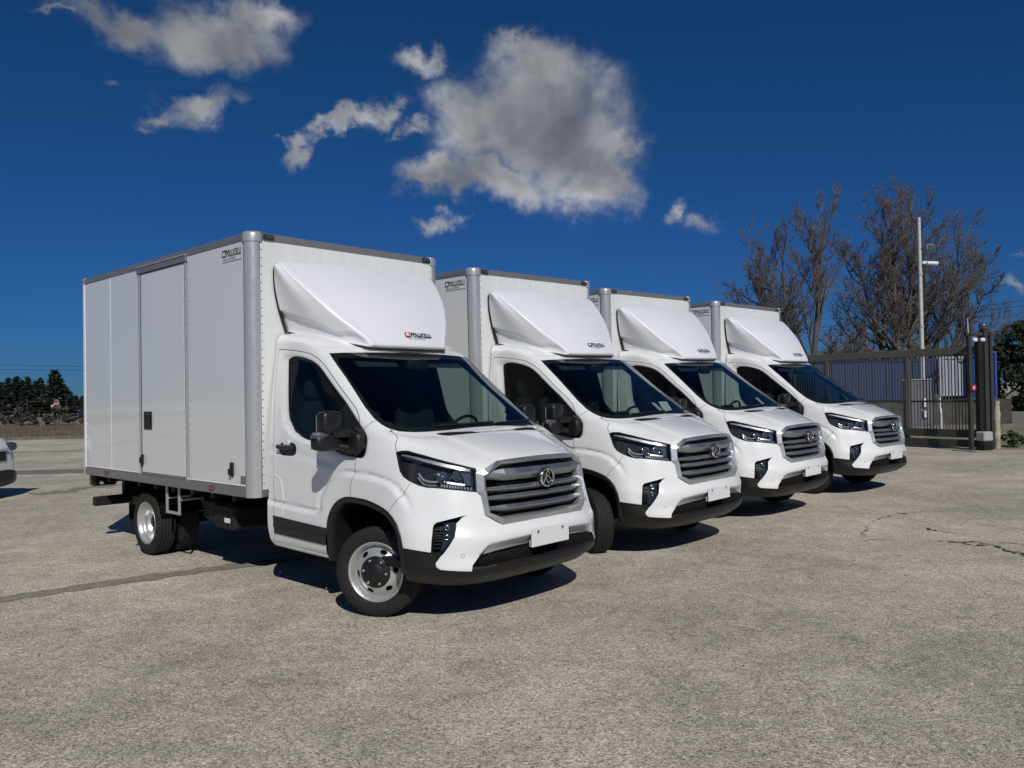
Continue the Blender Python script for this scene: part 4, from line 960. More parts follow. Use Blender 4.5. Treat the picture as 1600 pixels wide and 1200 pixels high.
def rbox(cx, cy, cz, sx, sy, sz, e=3.2, n=20, m=12):
    """rounded (super-ellipsoid) box"""
    v = []; P = lambda a, k: math.copysign(abs(a)**(2/k), a)
    V = []; F = []
    for j in range(m+1):
        p = -math.pi/2+math.pi*j/m
        for i in range(n):
            t = 2*math.pi*i/n; V.append((cx+sx*P(math.cos(p), e)*P(math.cos(t), e), cy+sy*P(math.cos(p), e)*P(math.sin(t), e), cz+sz*P(math.sin(p), e)))
    for j in range(m):
        for i in range(n): F.append((j*n+i, j*n+(i+1) % n, (j+1)*n+(i+1) % n, (j+1)*n+i))
    return V, F
def build_mirror(root, sg):
    # base on the door corner, arm, upper and lower head, repeater
    w = MB(); A = [(-.06,.925,1.30),(-.12,.945,1.24),(-.30,.955,1.245),(-.34,.95,1.30),(-.30,.945,1.44),(-.16,.93,1.46),(-.09,.92,1.42)]
    w.prism([(x, sg*y, z) for x, y, z in A], (0, sg*.075, 0)); V, F = rbox(-.19, sg*.985, 1.335, .125, .05, .09, 4.); w.add(V, F, True); base = w.build('door_mirror', M['plastic'], root)
    a = MB(); rings = []
    for t in np.linspace(0, 1, 7):
        y = .98+.18*t; x = -.185-.06*t; h = .034-.004*t
        rings.append([(x+.045, sg*y, 1.415-h), (x+.05, sg*y, 1.415+h*.6), (x+.02, sg*y, 1.415+h), (x-.05, sg*y, 1.415+h), (x-.06, sg*y, 1.415-h)])
    a.loft(rings, True, True, False); a.build('mirror_arm', M['plastic'], base)
    a = MB(); a.tube([(-.19, sg*1.0, 1.29), (-.23, sg*1.09, 1.315), (-.26, sg*1.15, 1.33)], .028, 10); a.build('mirror_arm', M['plastic'], base)
    h = MB(); V, F = rbox(-.265, sg*1.150, 1.495, .062, .090, .094, 4.5); h.add(V, F, True); up = h.build('mirror_head', M['plastic'], base)
    h = MB(); V, F = rbox(-.270, sg*1.170, 1.346, .066, .130, .068, 3.6); h.add(V, F, True); lo = h.build('mirror_head', M['plastic'], base)
    for cz, hz, o in ((1.485, .075, up), (1.345, .052, lo)): MB().box(-.338, -.331, sg*1.075, sg*(1.225 if cz > 1.4 else 1.275), cz-hz, cz+hz, .003).build('mirror_glass', M['chrome'], o)
    r = MB(); rr = []
    for t in np.linspace(0, 1, 6):
        y = 1.20+.115*t; x = -.200-.05*t*t; h_ = .004+.018*min(1, t*2.2); rr.append([(x, sg*y, 1.405-h_), (x+.006, sg*y, 1.405), (x, sg*y, 1.405+h_), (x-.03, sg*y, 1.405)])
    r.loft(rr, True, True, False); r.build('turn_signal', M['lamp_grey'], up)

def build_cabin(root):
    d = MB(); rings = []
    for y in np.linspace(-.86, .86, 9):
        k = 1-abs(y)/.86*.12; rings.append([(.18*k-.02, y, 1.20), (.17*k-.02, y, 1.43), (-.02, y, 1.43), (-.18, y, 1.39), (-.30, y, 1.27), (-.30, y, 1.0), (-.1, y, .9)])
    d.loft(rings, True, True, False); ds = d.build('dashboard', M['interior'], root)
    V, F = rbox(-.16, .42, 1.385, .14, .22, .035, 3); m = MB(); m.add(V, F, True); m.build('instrument_hood', M['interior'], ds)
    m = MB(); m.box(-.30, -.22, -.12, .16, 1.26, 1.46, .02); m.build('display', M['interior'], ds)
    # steering wheel
    w = MB(); ring = []
    for i in range(33):
        t = 2*math.pi*i/32; ring.append((-.42+.085*math.sin(t)*1.0-.0, .42+.19*math.cos(t), 1.335+.168*math.sin(t)))
    w.tube(ring, .015, 8, False); st = w.build('steering_wheel', M['interior'], root)
    w = MB(); w.box(-.44, -.39, .24, .60, 1.315, 1.345, .01); w.box(-.45, -.39, .36, .48, 1.20, 1.38, .02); w.build('wheel_spoke', M['interior'], st)
    V, F = rbox(-.395, .42, 1.33, .03, .07, .06, 3); w = MB(); w.add(V, F, True); w.build('wheel_hub', M['interior'], st)
    w = MB(); w.tube([(-.41, .42, 1.33), (-.15, .42, 1.20)], .035, 10); w.build('steering_column', M['interior'], st)
    for y, wd in ((.42, .25), (-.24, .23), (-.68, .22)):
        s = MB(); V, F = rbox(-.80, y, .98, .26, wd, .085, 4); s.add(V, F, True); se = s.build('seat', M['seat'], root)
        s = MB(); V, F = rbox(-1.10, y, 1.33, .075, wd*.93, .34, 4); s.add(V, F, True); s.build('backrest', M['seat'], se)
        s = MB(); V, F = rbox(-1.13, y, 1.76, .055, .13, .095, 3.5); s.add(V, F, True); s.build('headrest', M['seat'], se)
    m = MB(); m.box(-1.42, -.80, -.74, .74, 2.09, 2.11, .005); m.box(-1.36, .1, -.88, .88, .86, .90); m.build('headliner', M['interior'], root)
    # mirror and sensor housing behind the screen, sun visors
    m = MB(); V, F = rbox(-.64, .06, 1.98, .06, .13, .065, 3); m.add(V, F, True); m.build('sensor_housing', M['interior'], root)
    for sy in (-1, 1): m = MB(); m.add([(-.70, sy*.16, 2.045), (-.70, sy*.62, 2.04), (-.60, sy*.60, 1.955), (-.60, sy*.18, 1.96)], [(0,1,2,3)]); m.prism([(-.71, sy*.16, 2.05), (-.71, sy*.62, 2.045), (-.62, sy*.60, 1.955), (-.62, sy*.18, 1.96)], (-.012, 0, 0)); m.build('sun_visor', M['lamp_grey'], root)
    # wiper arms at the foot of the screen
    for y0, y1 in ((-.50, .12), (.16, .66)):
        m = MB(); m.tube([(.285-.10*y0*y0, y0, 1.455), (.287-.05*(y0+y1)**2/2, (y0+y1)/2, 1.462), (.280-.10*y1*y1, y1, 1.466)], .008, 6); m.build('wiper', M['plastic_soft'], root)

def build_truck():
    root = empty('box_truck'); c, shell, hood, bumper, ws = build_cab(root)
    build_under(root); core = build_box(root); f, fm = build_fairing(root)
    for sg in (-1, 1): build_mirror(root, sg)
    build_cabin(root)
    for sy in (-1, 1):
        w = front_wheel(root); w.location = (.0, sy*.875, RW); w.rotation_euler = (0, .3, 0 if sy < 0 else math.pi); w['steer'] = sy
        for k, y in enumerate((.925, .665)):
            w = rear_wheel(root, k == 0); w.location = (-3.96, sy*y, RW); w.rotation_euler = (0, .7, 0 if sy < 0 else math.pi)
    return root, f, fm
TRUCKS = [((-.4601, 6.9613), -42.816, .355, 27., 'white box truck nearest the camera, its whole right side and side door in view', True),
          ((1.4464, 9.2483), -43.639, -.530, -30., 'second white box truck from the left, its front wheel turned towards the camera', False),
          ((3.2474, 11.3798), -45.177, -.537, -6., 'third white box truck from the left, between its two neighbours', False),
          ((5.3636, 13.5036), -46.432, .161, -4., 'white box truck furthest from the camera, last of the row beside the sliding gate', False)]
def place_truck(t, spec, fm):
    (x, y), yaw, lean, steer, label, colour = spec
    t.rotation_mode = 'XYZ'; t.location = (x, y, 0); t.rotation_euler = (math.radians(-lean), 0, math.radians(yaw))
    tag(t, label, 'truck', 'box trucks parked in a row')
    f = next(o for o in t.children if o.name.startswith('roof_fairing'))
    logo_parts(f, Matrix.Translation((-.045,0,0)), .80, colour, fm)
    for w in t.children:
        if 'steer' in w: w.rotation_euler = (0, w.rotation_euler[1], math.radians(steer)+(0 if w['steer'] < 0 else math.pi)); del w['steer']
truck, _, FM = build_truck()
trees = [truck]+[copy_tree(truck) for _ in range(3)]
for t, s in zip(trees, TRUCKS): place_truck(t, s, FM)
# papers left on the dashboards
def papers(t, spots):
    for x, y, z, s, a in spots:
        m = MB(); m.box(-s*1.4, s*1.4, -s, s, 0, .004); p = m.build('paper_sheet', M['paper'], None); p.matrix_world = Matrix.Translation(t.location) @ t.rotation_euler.to_matrix().to_4x4() @ Matrix.Translation((x, y, z)) @ Matrix.Rotation(a, 4, 'Z') @ Matrix.Rotation(.75, 4, 'Y')
        yield p
PT = ['second', 'third', 'last']
for i, sp in ((1, [(.02,.36,1.495,.055,.3),(.0,.56,1.495,.06,-.4)]), (2, [(.0,.50,1.495,.055,.2)]), (3, [(.0,.46,1.495,.06,.5)])):
    for k, p in enumerate(papers(trees[i], sp)):
        tag(p, 'white paper %son the dashboard of the %s truck' % (('sheet nearer the wheel ', 'sheet nearer the door ')[k] if len(sp) > 1 else 'sheet ', PT[i-1]), 'paper', 'papers on the dashboards')
# ---------------------------------------------------------------- places of things around the lot (metres)
CRACKS = [([(4.62, 11.38), (4.68, 11.37), (4.7, 11.24)], 0.01), ([(5.08, 10.78), (5.12, 10.66), (5.17, 10.55)], 0.016), ([(4.81, 9.65), (4.85, 9.51), (4.89, 9.38), (5.05, 9.19)], 0.012), ([(3.78, 8.9), (3.91, 8.92), (4.18, 8.89)], 0.008), ([(4.45, 8.86), (4.59, 8.73), (4.75, 8.64), (4.8, 8.5), (4.98, 8.51), (4.98, 8.24), (4.99, 8.05), (4.98, 7.83)], 0.018), ([(4.65, 8.84), (4.72, 8.72), (4.96, 8.66), (5.01, 8.4)], 0.012), ([(4.43, 10.12), (4.79, 10.43), (4.95, 10.52), (5.06, 10.4)], 0.008), ([(3.91, 9.16), (4.05, 9.39), (4.29, 9.8)], 0.007), ([(4.18, 9.25), (4.25, 9.16)], 0.009), ([(5.57, 9.79), (5.67, 9.68), (5.72, 9.59)], 0.008), ([(5.13, 8.6), (5.27, 8.55), (5.34, 8.4)], 0.012), ([(5.06, 8.17), (5.01, 7.98), (5.03, 7.89)], 0.03)]
_nth = ['leftmost', 'second', 'third', 'fourth', 'fifth', 'sixth', 'seventh', 'eighth', 'ninth', 'tenth', 'eleventh', 'twelfth']
CONIFERS = [(x, y, h, i, 'tallest ragged dark conifer behind the stop sign' if i == 7 else '%s dark conifer from the left picture edge, beyond the verge' % _nth[i], w) for i, (x, y, h, w) in enumerate(
    [(-51.8,82,3.6,1.3),(-53.6,86,4.1,1.2),(-51.5,84,4.15,1.3),(-54.6,90,4.0,1.3),(-50.3,84,4.1,1.2),(-54.2,92,3.9,1.4),(-51.3,88,4.1,1.3),(-47.45,84,4.75,1.55),(-51.3,92,4.0,1.4),(-49.3,90,2.7,1.6),(-51.3,95,2.2,1.7),(-52.1,98,2.1,1.8)])]
BARE = [('bare_tree', 'leftmost bare tree, its boughs leaning left over the last truck', (16.05,44,0), [(-.1,.1,-.64,.70),(-.05,0,-.48,.80),(0,.1,-.34,.88),(.05,0,-.20,.95)], 9.9, 21, 1., 1.),
        ('bare_tree', 'slim upright bare tree just right of the leftmost one', (16.65,44.6,0), [(0,0,-.06,1.02)], 9.9, 22, .5, 1.),
        ('bare_tree', 'large bare tree just left of the white pole', (21.15,44,0), [(-.3,.1,-.24,.76),(-.2,0,-.14,.90),(.1,.1,-.02,1.0),(.25,0,.10,1.04)], 10.3, 23, 1., 1.),
        ('bare_tree', 'bare tree right of the white pole, crown spreading to the right', (22.8,45,0), [(0,0,.04,1.04),(.1,.1,.16,1.02),(.15,0,.28,.95),(.2,.1,.41,.85),(.2,0,.55,.72)], 10.3, 24, 1., 1.),
        ('bare_tree', 'small bushy bare tree low between the two tree groups', (16.45,40,0), [(0,0,-.1,.9),(.1,0,.2,.9),(.05,.1,.5,.75),(0,0,-.5,.75)], 4.6, 25, 1.15, .9)]
EVERGREEN = [('dark evergreen tree right of the stone post, at the picture edge', (29.0,46,0), 5.3, 4.2, 31), ('tall dark evergreen cut by the right picture edge', (32.2,47,0), 6.2, 4.6, 32), ('low dark evergreen bush just behind the gate portal', (27.3,48,0), 3.9, 3.0, 33), ('broad dark evergreen low at the right picture edge', (31.0,44.8,0), 3.2, 5.0, 34)]
SHRUBS = [('shrub', 'pale green shrub below the stop sign', 'shrub', (-31.2,55.5,0), 1.45, 2.2, 'scrub', 41, 1700, .08, 'scrub on the left verge'),
          ('shrub', 'small pale shrub right of the stop sign, beside the dark car', 'shrub', (-29.3,56,0), 1.15, 1.5, 'scrub', 42, 1100, .08, 'scrub on the left verge'),
          ('shrub', 'grey twiggy scrub left of the stop sign', 'shrub', (-35.6,58,0), 1.3, 4.0, 'grey_scrub', 43, 2600, .09, 'scrub on the left verge'),
          ('shrub', 'grey twiggy scrub near the left picture edge', 'shrub', (-39.0,59,0), 1.35, 4.4, 'grey_scrub', 44, 2600, .09, 'scrub on the left verge'),
          ('shrub', 'dark twiggy scrub behind the rear of the nearest truck', 'shrub', (-25.8,57,0), 1.3, 4.0, 'grey_scrub', 45, 2400, .09, 'scrub on the left verge'),
          ('shrub', 'grey scrub cut by the left picture edge', 'shrub', (-42.8,60,0), 1.3, 4.0, 'grey_scrub', 49, 2200, .09, 'scrub on the left verge'),
          ('shrub', 'grey scrub directly under the stop sign board', 'shrub', (-33.0,60,0), .8, 3.4, 'grey_scrub', 50, 2200, .09, 'scrub on the left verge'),
          ('shrub', 'dark scrub between the left picture edge and the board', 'shrub', (-37.5,56.5,0), 1.1, 4.5, 'grey_scrub', 51, 2400, .09, 'scrub on the left verge'),
          ('shrub', 'dark scrub left of the pale shrub, below the fence', 'shrub', (-33.6,55.2,0), .95, 3.6, 'grey_scrub', 52, 2200, .09, 'scrub on the left verge'),
          ('shrub', 'olive scrub touching the rear edge of the nearest truck', 'shrub', (-27.6,55.0,0), 1.05, 3.2, 'scrub', 53, 2000, .08, 'scrub on the left verge'),
          ('weed', 'green weeds at the foot of the stone post', 'weed', (12.95,21.1,0), .45, .7, 'weed', 46, 900, .05, 'weeds by the gate', 9, .01),
          ('weed', 'small green weed right of the stone post, by the loose stones', 'weed', (13.7,21.8,0), .25, .45, 'weed', 47, 500, .04, 'weeds by the gate', 6, .01),
          ('weed', 'green weeds growing under the gate beside the cabinet', 'weed', (11.3,23.6,0), .35, 1.0, 'weed', 48, 800, .05, 'weeds by the gate', 8, .01)]
STONES = [(13.2+.09*((i*37) % 23), 23.0+.33*((i*53) % 19), .05+.012*((i*29) % 9)) for i in range(16)]
SIGN = (-36.1, 64.0, 0)
WIRES = [((20,57,5.6), (48,50,9.2), .35, 'upper overhead wire running out at the right picture edge'), ((20,57.2,5.35), (48,50.2,8.85), .38, 'lower overhead wire running out at the right picture edge'),
         ((-85,80,6.9), (-15,80,4.2), .25, 'upper overhead wire above the dark conifers'), ((-85,80.5,6.35), (-15,80.5,3.9), .25, 'lower overhead wire above the dark conifers')]
# ---------------------------------------------------------------- ground
def ground_mat():
    m = bpy.data.materials.new('worn_asphalt'); m.use_nodes = True; N = NT(m.node_tree); b = N.n['Principled BSDF']
    tc = N.add('ShaderNodeTexCoord').outputs['Object']
    vo = N.add('ShaderNodeTexVoronoi', inp={'Vector': tc, 'Scale': 96.}); vo.feature = 'F1'
    v2 = N.add('ShaderNodeTexVoronoi', inp={'Vector': tc, 'Scale': 150.})
    sep = N.add('ShaderNodeSeparateColor', inp={0: vo.outputs['Color']}); sep2 = N.add('ShaderNodeSeparateColor', inp={0: v2.outputs['Color']})
    stone = N.ramp(sep.outputs[0], [(0., (.12,.105,.085)), (.2, (.345,.305,.24)), (.6, (.555,.495,.40)), (.88, (.73,.66,.55)), (1., (.94,.88,.78))])
    small = N.ramp(sep2.outputs[1], [(0., (.09,.08,.068)), (.3, (.38,.335,.265)), (1., (.65,.585,.475))])
    c = N.mix(.28, stone, small)
    # worn, dusty and stained areas
    n1 = N.noise(tc, .33, 5, .6, .3); n2 = N.noise(tc, 1.7, 6, .62, .4); n3 = N.noise(tc, 9., 4, .6)
    k = N.math('ADD', N.smooth(n1, .3, .7, .80, 1.14), N.smooth(n2, .3, .72, -.13, .13)); k = N.math('ADD', k, N.smooth(n3, .3, .7, -.10, .10))
    cc = N.add('ShaderNodeCombineColor', inp={0: k, 1: k, 2: k}); c = N.mix(1., c, cc.outputs[0], 'MULTIPLY')
    gr = N.smooth(N.noise(tc, .7, 4, .6, .5), .56, .74, 0, .16); c = N.mix(gr, c, (.43,.425,.385))
    br = N.smooth(N.noise(tc, .12, 4, .6, .2), .50, .70, 0, .22); c = N.mix(br, c, (.42,.36,.28))
    # tyre-worn streaks along the lot
    mp = N.add('ShaderNodeMapping', inp={0: tc, 2: (0,0,.75), 3: (.16, 2.4, 1.)}); st = N.smooth(N.noise(mp.outputs[0], 1., 4, .6), .55, .78, 0, .22); c = N.mix(st, c, (.27,.255,.23))
    pit = N.smooth(N.noise(tc, 42., 3, .7), .62, .72, 0, .75); c = N.mix(pit, c, (.07,.065,.06))
    N.l.new(c, b.inputs['Base Color']); b.inputs['Roughness'].default_value = .92; b.inputs['Specular IOR Level'].default_value = .25
    hgt = N.math('ADD', N.math('MULTIPLY', vo.outputs['Distance'], -1.3), N.math('MULTIPLY', sep.outputs[0], .25)); hgt = N.math('ADD', hgt, N.math('MULTIPLY', n3, 1.2))
    bp = N.add('ShaderNodeBump', inp={'Strength': .4, 'Distance': .007, 'Height': hgt}); N.l.new(bp.outputs[0], b.inputs['Normal'])
    return m
M['ground'] = ground_mat()
def sheet_mat(name, a, b_, scale=6., rough=.92, fine=60.):
    m = bpy.data.materials.new(name); m.use_nodes = True; N = NT(m.node_tree); b = N.n['Principled BSDF']
    tc = N.add('ShaderNodeTexCoord').outputs['Object']; n = N.noise(tc, scale, 7, .66, .3); f = N.noise(tc, fine, 3, .7)
    c = N.mix(N.smooth(n, .32, .68), a, b_); k = N.smooth(f, .25, .75, .62, 1.35); cc = N.add('ShaderNodeCombineColor', inp={0: k, 1: k, 2: k}); c = N.mix(1., c, cc.outputs[0], 'MULTIPLY')
    N.l.new(c, b.inputs['Base Color']); b.inputs['Roughness'].default_value = rough; b.inputs['Specular IOR Level'].default_value = .2
    bp = N.add('ShaderNodeBump', inp={'Strength': .5, 'Distance': .02, 'Height': f}); N.l.new(bp.outputs[0], b.inputs['Normal']); return m
M['tar'] = sheet_mat('old_tar', (.23,.205,.165), (.33,.295,.24), 9., .85, 90.); M['patch'] = sheet_mat('asphalt_patch', (.32,.31,.275), (.42,.40,.35), 2., .9, 70.)
M['crack'] = sheet_mat('crack_dirt', (.055,.045,.035), (.11,.09,.068), 20.); M['verge'] = sheet_mat('dry_verge', (.085,.068,.042), (.20,.155,.095), .35, .95, 14.); M['soil'] = sheet_mat('stony_soil', (.16,.13,.095), (.30,.26,.20), 1.4, .95, 18.)
M['road'] = sheet_mat('road_asphalt', (.17,.165,.155), (.24,.23,.215), 2., .9, 40.); M['strip'] = sheet_mat('trench_asphalt', (.18,.17,.15), (.25,.235,.205), 4., .9, 60.)
def quad(name, pts, mat, z=0., kind='structure'):
    g = MB(); g.add([(x, y, z) for x, y in pts], [tuple(range(len(pts)))]); return tag(g.build(name, mat, None, False), kind=kind)
quad('ground', [(-600,-60),(600,-60),(600,900),(-600,900)], M['ground'])
def ragged(name, a, b, w, mat, z, n=60, rough=.12, seed=1):
    r = np.random.default_rng(seed); a = np.array(a, float); b = np.array(b, float); d = (b-a)/np.linalg.norm(b-a); q = np.array([-d[1], d[0]]); L = []; R_ = []
    for k in range(n+1):
        p = a+(b-a)*k/n+q*w*.18*math.sin(k*.21+seed); L.append(p+q*w*(.5+rough*r.standard_normal())); R_.append(p-q*w*(.5+rough*r.standard_normal()))
    g = MB(); g.add([(*p, z) for p in L]+[(*p, z) for p in R_], [(k, k+1, n+2+k, n+1+k) for k in range(n)]); return tag(g.build(name, mat, None, False), kind='structure')
ragged('tar_strip', (-8.0,4.45), (-2.2,8.72), .25, M['tar'], .004, 70, .09, 3)
ragged('trench_strip', (-40.,19.3), (-3.,19.35), 1.15, M['strip'], .004, 90, .03, 5)
ragged('trench_strip', (-60.,26.5), (-6.,27.4), .35, M['strip'], .004, 60, .2, 8)
ragged('dirt_streak', (-8.9,14.9), (-7.9,16.2), .5, M['tar'], .004, 20, .2, 4)
def crack(pts, w, seed):
    r = np.random.default_rng(seed); P = [np.array(p, float) for p in pts]; out = []
    for a, b in zip(P[:-1], P[1:]):
        n = max(2, int(np.linalg.norm(b-a)/.045)); d = (b-a)/np.linalg.norm(b-a); q = np.array([-d[1], d[0]])
        out += [a+(b-a)*k/n+q*.02*r.standard_normal() for k in range(n)]
    out.append(P[-1]); g = MB(); n = len(out); v = []
    for k, p in enumerate(out):
        d = out[min(k+1, n-1)]-out[max(k-1, 0)]; d = d/np.linalg.norm(d); q = np.array([-d[1], d[0]])*w*(.25+abs(r.standard_normal()))*min(1, 4*min(k, n-1-k)/n+.15); v += [(*(p+q), .008), (*(p-q), .008)]
    g.add(v, [(2*k, 2*k+1, 2*k+3, 2*k+2) for k in range(n-1)]); tag(g.build('ground_crack', M['crack'], None, False), kind='structure')
for i, (pts, w) in enumerate(CRACKS): crack(pts, w*.8, i+2)

# loose grit on the asphalt
r = np.random.default_rng(77); n = 1600; yy = 3.2+14*r.uniform(0, 1, n)**1.6; xx = r.uniform(-.62, .62, n)*yy; s = (.0035+.009*r.uniform(0, 1, n)**4)[:, None, None]
tet = np.array([(1,.2,-.3),(-.7,.9,-.3),(-.5,-1,-.3),(.1,0,.7)]); a = r.uniform(0, 6.28, n); c_, s_ = np.cos(a), np.sin(a); T_ = np.stack([np.stack([c_[:, None]*tet[:, 0]-s_[:, None]*tet[:, 1], s_[:, None]*tet[:, 0]+c_[:, None]*tet[:, 1], np.tile(tet[:, 2], (n, 1))], 2)])[0]*s*r.uniform(.7, 1.3, (n, 4, 1))
V_ = (T_+np.stack([xx, yy, s[:, 0, 0]*.3], 1)[:, None]).reshape(-1, 3); F_ = (np.arange(n)[:, None, None]*4+np.array([(0,1,3),(1,2,3),(2,0,3)])).reshape(-1, 3)
GRIT = (V_, F_)
# left edge of the lot: dry verge, scrub, fence, conifers, road sign
quad('verge', [(-120,36),(-6,36),(-6,58),(-120,58)], M['verge'], .02); quad('verge', [(-160,58),(10,58),(10,140),(-160,140)], M['soil'], .012)
g = MB(); g.box(-120, -7, 35.6, 36.0, -.05, .13, .02); tag(g.build('kerb', sheet_mat('kerb_stone', (.10,.095,.085), (.17,.16,.14), 3.), None), 'low dark kerb along the dry verge at the far left of the lot', 'kerb')
# right: stony soil beyond the gate, road behind it
quad('soil', [(12.3,20.3),(60,20.3),(60,33),(9,33),(9.2,27)], M['soil'], .006); quad('road', [(4,33),(90,33),(90,52),(4,52)], M['road'], .010); quad('soil', [(4,52),(120,52),(120,120),(4,120)], M['soil'], .008)
g = MB(); g.box(17, 60, 52.2, 52.6, 0, .35, .03); tag(g.build('road_kerb', sheet_mat('pale_stone', (.30,.27,.22), (.42,.38,.31), 2.), None), 'pale low stone kerb on the far side of the road', 'kerb')

def fast_mesh(name, V, F, mats, smooth=False):
    me = bpy.data.meshes.new(name); V = np.asarray(V, np.float32); F = np.asarray(F, np.int32); k = F.shape[1]
    me.vertices.add(len(V)); me.vertices.foreach_set('co', V.ravel()); me.loops.add(F.size); me.loops.foreach_set('vertex_index', F.ravel()); me.polygons.add(len(F))
    me.polygons.foreach_set('loop_start', np.arange(0, F.size, k, dtype=np.int32)); me.polygons.foreach_set('loop_total', np.full(len(F), k, np.int32))
    if smooth: me.polygons.foreach_set('use_smooth', np.ones(len(F), bool))
    me.update(calc_edges=True); me.validate(); me.materials.append(mats); return me
def leaf_mat(name, a, b_, trans=.25):
    m = bpy.data.materials.new(name); m.use_nodes = True; N = NT(m.node_tree); b = N.n['Principled BSDF']; b.inputs['Roughness'].default_value = .6
    geo = N.add('ShaderNodeNewGeometry'); c = N.mix(geo.outputs['Random Per Island'], a, b_); N.l.new(c, b.inputs['Base Color'])
    return m
M['needle'] = leaf_mat('conifer_needles', (.007,.011,.007), (.018,.026,.013)); M['leaf'] = leaf_mat('evergreen_leaves', (.012,.020,.009), (.040,.058,.022)); M['scrub'] = leaf_mat('scrub_leaves', (.035,.042,.022), (.105,.11,.065)); M['drygrass'] = leaf_mat('dry_grass', (.07,.055,.03), (.18,.14,.08)); M['weed'] = leaf_mat('weed_leaves', (.03,.055,.015), (.085,.13,.035)); M['grey_scrub'] = leaf_mat('twiggy_scrub', (.03,.026,.024), (.075,.065,.058))
M['bark'] = pmat('bark', (.095,.080,.066), .9, var=.4, var_scale=3, bump=.5, bump_scale=14); M['twig'] = leaf_mat('twigs', (.085,.070,.060), (.18,.150,.130))
def leaves(C, size, r, flat=.0):
    """one small bent leaf (two triangles) at every point"""
    n = len(C); a = r.standard_normal((n, 3)); a[:, 2] *= 1-flat; a /= np.linalg.norm(a, axis=1, keepdims=True); b = np.cross(a, r.standard_normal((n, 3))); b /= np.linalg.norm(b, axis=1, keepdims=True)
    s = size*r.uniform(.6, 1.4, (n, 1)); V = np.stack([C-a*s, C+b*s*.45, C+a*s, C-b*s*.45], 1).reshape(-1, 3); return V, np.arange(4*n).reshape(-1, 4)
def blob_points(n, centres, radii, r):
    k = r.integers(0, len(centres), n); d = r.standard_normal((n, 3)); d /= np.linalg.norm(d, axis=1, keepdims=True); q = r.uniform(.35, 1, (n, 1))**.45
    return np.array(centres)[k]+d*q*np.array(radii)[k][:, None]*[1, 1, .85]
def shrub(name, label, cat, loc, h, w, mat, seed, n=1400, leaf=.07, group=None, cores=9, stem=.05):
    r = np.random.default_rng(seed); root = empty(name, loc); cs = []; rs = []
    for k in range(cores): t = r.uniform(.15, .95); a = r.uniform(0, 6.28); q = w*.5*r.uniform(.1, 1)*(1.05-.6*t); cs.append((q*math.cos(a), q*math.sin(a), h*t*.86)); rs.append(h*r.uniform(.12, .24))
    V, F = leaves(blob_points(n, cs, rs, r), leaf, r); V[:, 2] = np.maximum(V[:, 2], .01); link('foliage', fast_mesh('foliage', V, F, M[mat]), root)
    s = MB()
    for c in cs[:6]: s.tube([(0, 0, -.05), (c[0]*.4, c[1]*.4, c[2]*.5), c], [stem, stem*.7, stem*.3], 5)
    s.build('stem', M['bark'], root); return tag(root, label, cat, group)
def conifer_mesh(seed, h=1.):
    r = np.random.default_rng(seed); C = []; D = []
    for k in range(46):
        t = (k+.5)/46; z = h*(.10+.90*t); rad = h*.27*(1-t)**.85*r.uniform(.55, 1.2)+.015
        for j in range(int(5+9*(1-t))):
            a = r.uniform(0, 6.28); L = rad*r.uniform(.6, 1.15); m = int(6+26*L/h/.27)
            q = np.linspace(.1, 1, m); p = np.stack([q*L*math.cos(a), q*L*math.sin(a), z-.02*h*q+.05*h*q*q*(.5+r.uniform(-.4, .8))], 1)+r.normal(0, .012*h, (m, 3)); C.append(p)
    V, F = leaves(np.concatenate(C), .030*h, r, .3); return fast_mesh('crown', V, F, M['needle'])
CONM = [conifer_mesh(s) for s in (1, 2, 3)]
TRK = MB().tube([(0,0,-.02),(0,0,.5),(0,0,.97)], [.022,.014,.003], 7).mesh('trunk', M['bark'])
def conifer(x, y, h, k, label, wide=1.):
    o = empty('conifer', (x, y, 0), k*1.3); o.scale = (h*wide, h*wide, h); link('trunk', TRK, o); link('crown', CONM[k % 3], o); tag(o, label, 'tree', 'dark conifers beyond the left verge')
for args in CONIFERS: conifer(*args)

